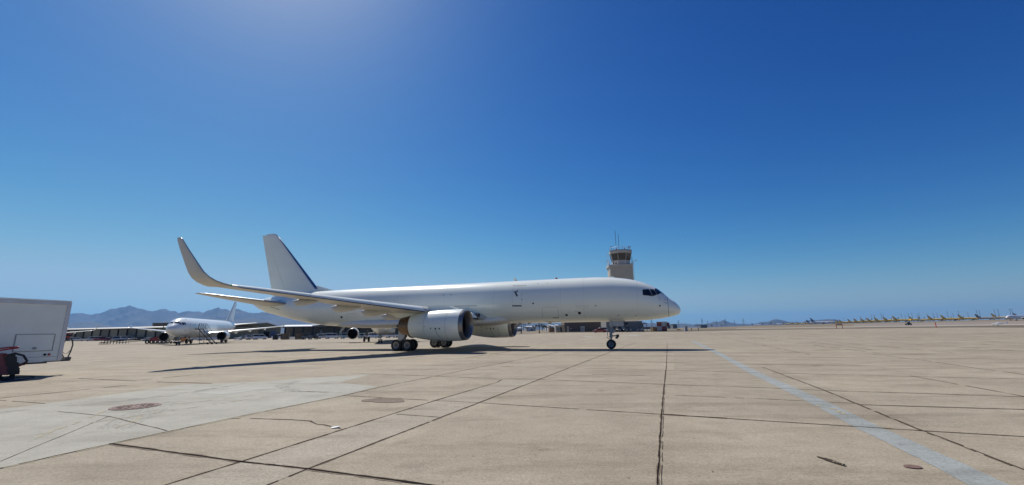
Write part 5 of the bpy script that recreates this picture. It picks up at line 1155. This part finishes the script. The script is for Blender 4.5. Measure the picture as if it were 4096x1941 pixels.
for px_,m in((-.60,'black'),(-.45,'red')):
    mb=MB(); mb.lathe([(0,.05),(.03,.05),(.045,.03),(.05,.001)],(px_,0,.94),(0,-1,0),12); mb.build('side_marker',M[m],tr)
mb=MB(); rbox(mb,-.6,.38,.0,.3,.60,.66); mb.box((.28,.14,.72),(.22,.34,.13)); mb.build('bumper',M['geardark'],tr,smooth=0)
lx=lambda x:.05+.55*x
def lt(pts): return [(lx(x),.12,z) for x,z in pts]
mb=MB(); mb.tube(lt([(.02,1.0),(.06,1.45),(.2,1.62),(.42,1.66),(.62,1.56),(.72,1.35),(.66,1.05),(.5,.7)]),.028,8); mb.tube(lt([(.02,1.0),(.26,.75),(.4,.72)]),.024,8); mb.tube(lt([(.02,1.08),(.2,.96),(.45,.96),(.64,1.1)]),.014,8); mb.build('guard_loop',M['geardark'],tr)
mb=MB(); mb.box((.14,.12,1.72),(.2,.16,.10)); mb.box((.18,.12,1.86),(.34,.2,.04)); mm=mb.build('mirror_bracket',M['redgse'],tr,smooth=0); mb=MB(); mb.box((.18,.05,1.79),(.26,.06,.08)); mb.build('mirror',M['black'],mm,smooth=0)
for xx in(-5.3,-6.3):
    for yy in(.25,2.15): mb=MB(); mb.lathe([(-.14,.25),(-.15,.44),(.15,.44),(.14,.25)],(xx,yy,.46),(0,1,0),20); mb.build('wheel',M['tyre'],tr)
mb=MB(); mb.prism([(-1.35,.62),(-1.2,.62),(-1.24,.36),(-1.4,.36)],.3,.6,f=lambda x,z,y:(x,y,z)); mb.build('mud_flap',M['geardark'],tr,smooth=0)
# red ground cart with padded frame in front of the truck
ct=empty('ground_cart',(-20.77,17.9,0),.86,'maroon ground cart with black padded upright and hose at the left edge','cart')
mb=MB(); mb.add([(-1.2,0,.35),(.24,0,.22),(.08,0,1.08),(-1.2,0,1.2),(-1.2,.9,.35),(.24,.9,.22),(.08,.9,1.08),(-1.2,.9,1.2)],[(0,1,2,3),(7,6,5,4),(0,4,5,1),(1,5,6,2),(2,6,7,3),(3,7,4,0)]); mb.build('side_panel',M['maroon'],ct,smooth=0)
mb=MB()
for k in range(7): mb.box((.16+.035*(6-k),.2,.30+.115*k),(.34,.4,.14),rz=.1*(k%2))
mb.build('padded_column',M['black'],ct,smooth=0)
mb=MB(); mb.tube([(-1.2,-.1,1.02),(.0,-.1,1.24),(.38,-.1,1.31)],.03,8); mb.tube([(-1.2,-.1,1.14),(.1,-.1,1.33),(.38,-.1,1.33)],.03,8); mb.build('push_bar',M['redgse'],ct)
mb=MB(); mb.tube([(.05,.1,1.0),(.3,.0,1.08),(.55,-.05,.98),(.68,-.05,.75),(.6,0,.6)],.04,8); mb.tube([(.15,.1,.45),(.55,.05,.62),(.68,0,.72)],.05,8,1); mb.tube([(.3,.1,.5),(.42,.1,.3),(.40,.1,.08),(.3,.1,.02)],.05,8); mb.build('hose',[M['black'],M['maroon']],ct)
mb=MB(); mb.tube([(.25,.1,.06),(.6,.0,.12),(.95,-.1,.13),(.98,-.2,.09),(.6,-.3,.03),(.2,-.25,.03)],.025,6); mb.build('foot_loop',M['geardark'],ct)
for yy in(.05,.85): mb=MB(); mb.lathe([(-.09,.15),(-.1,.3),(.1,.3),(.09,.15)],(-.75,yy,.3),(0,1,0),16); mb.build('wheel',M['tyre'],ct)
mb=MB(); mb.lathe([(-.09,.1),(-.1,.22),(.1,.22),(.09,.1)],(.18,.2,.22),(0,1,0),16); mb.build('wheel',M['tyre'],ct)

flat('pale_patch',[(17.0,104),(28.5,103),(27,91),(15.5,90)],M['patch'],.004,'pale worn concrete patch under the nose of the aircraft',jit=.4)
# ---- mountains
M['rockfar']=mat('far_mountain_rock',(.035,.032,.028),.95,col2=(.075,.062,.05),scale=.0016,detail=12)
def range_(name,label,prof,D,depth,seed,amp=.12,step=.0035,back=2500):
    prof=sorted(prof); b0,b1=prof[0][0],prof[-1][0]; nb=int((b1-b0)/step); nr=34; mb=MB(); V=[]
    def h_(b):
        for (a,x),(c,y) in zip(prof,prof[1:]):
            if a<=b<=c: return x+(y-x)*(b-a)/(c-a)
        return 0
    for i in range(nb+1):
        b=b0+(b1-b0)*i/nb; pk=h_(b)
        for j in range(nr+1):
            t=j/nr; Y=D-depth*(1-t) if t<=1 else D
            Y=D-depth+ (depth+back)*t; tp=depth/(depth+back)
            u=t/tp if t<=tp else 1-(t-tp)/(1-tp)
            u=max(0,u); X=b*D*(1-(1-t)*.0)*(Y/D if False else 1)
            X=b*Y
            base=u**1.25
            n1=noise.multi_fractal(Vector((X*.00085+seed,Y*.00085,seed)),.9,2.1,6)
            rid=abs(noise.noise(Vector((X*.0016+seed,Y*.0007,seed*2))))
            w_=4*u*(1-u)*1.0
            z=pk*D*(base*(1+0*n1)-w_*amp*(rid*1.8+.25*n1)) + (pk*D*.05*noise.noise(Vector((X*.008,Y*.008,seed))) if u>.9 else pk*D*.03*noise.noise(Vector((X*.004,Y*.004,seed))))
            if u>=.999: z=pk*Y
            z=min(z,pk*Y*.999) if u<.999 else z
            V.append((X,Y,max(z,-5) if 0<u else -5))
    mb.add(V,[(i*(nr+1)+j,(i+1)*(nr+1)+j,(i+1)*(nr+1)+j+1,i*(nr+1)+j+1) for i in range(nb) for j in range(nr)])
    o=mb.build(name,M['rockfar'],smooth=0,fix=True); tag(o,label,None,kind='structure'); return o
R1=[(-1.6,.03),(-1.3,.045),(-1.15,.05),(-1.033,.0501),(-1.013,.0545),(-.974,.0512),(-.956,.0546),(-.935,.0637),(-.911,.0662),(-.893,.0703),(-.878,.067),(-.861,.0636),(-.837,.0557),(-.817,.0615),(-.80,.059),(-.784,.0550),(-.774,.0517),(-.756,.0552),(-.742,.0541),(-.729,.0567),(-.719,.0518),(-.699,.0591),(-.688,.062),(-.683,.0650),(-.679,.0615),(-.665,.0585),(-.655,.0565),(-.642,.0582),(-.62,.053),(-.601,.0468),(-.581,.0527),(-.55,.048),(-.5,.05),(-.45,.045),(-.38,.042),(-.3,.036),(-.2,.03),(-.1,.026),(.021,.0174),(.1,.0153),(.108,.0141),(.12,.0095),(.135,.003),(.15,0)]
range_('mountain_range','long jagged blue mountain range on the left horizon',R1,10500,2600,3.3,amp=.2)
range_('mountain_range','lower darker blue foothills in front of the mountain range, beside the truck',[(-1.5,.02),(-1.25,.034),(-1.13,.03),(-1.029,.0305),(-.996,.0337),(-.967,.0328),(-.948,.0284),(-.918,.0187),(-.88,.02),(-.84,.024),(-.80,.034),(-.76,.033),(-.70,.037),(-.66,.034),(-.60,.036),(-.55,.028),(-.5,.02),(-.4,.012),(-.3,0)],7800,1500,8.1,amp=.10)
range_('far_hills','row of small pale blue hills on the right horizon',[(.24,0),(.27,.012),(.29,.015),(.297,.0152),(.311,.0112),(.321,.0127),(.329,.0104),(.354,.0078),(.368,.0076),(.382,.0096),(.391,.0098),(.413,.0070),(.424,.0083),(.435,.0067),(.451,.0097),(.461,.0129),(.471,.0122),(.478,.0145),(.484,.0164),(.49,.014),(.499,.0101),(.516,.0072),(.544,.0062),(.562,.0079),(.566,.0104),(.585,.0108),(.595,.0145),(.602,.0165),(.614,.0150),(.629,.0115),(.636,.0081),(.649,.0099),(.664,.0077),(.677,.0128),(.701,.0131),(.730,.0147),(.741,.0145),(.749,.0111),(.769,.0075),(.80,.008),(.86,.006),(.95,.004),(1.0,0)],9500,1900,5.7,amp=.10,step=.0022)
# ---- haze
HZ=bpy.data.materials.new('haze_air'); HZ.use_nodes=True; t=HZ.node_tree; t.nodes.clear()
pv=nd(t,'ShaderNodeVolumePrincipled'); pv.inputs['Color'].default_value=(.17,.49,1,1); pv.inputs['Density'].default_value=HAZE_D; pv.inputs['Anisotropy'].default_value=.25
ou=nd(t,'ShaderNodeOutputMaterial'); t.links.new(pv.outputs[0],ou.inputs['Volume'])
mb=MB(); mb.box((-1000,6000,390),(46000,46000,800)); tag(mb.build('haze',HZ,smooth=0),'thin blue haze over the plain and mountains',None,kind='stuff')
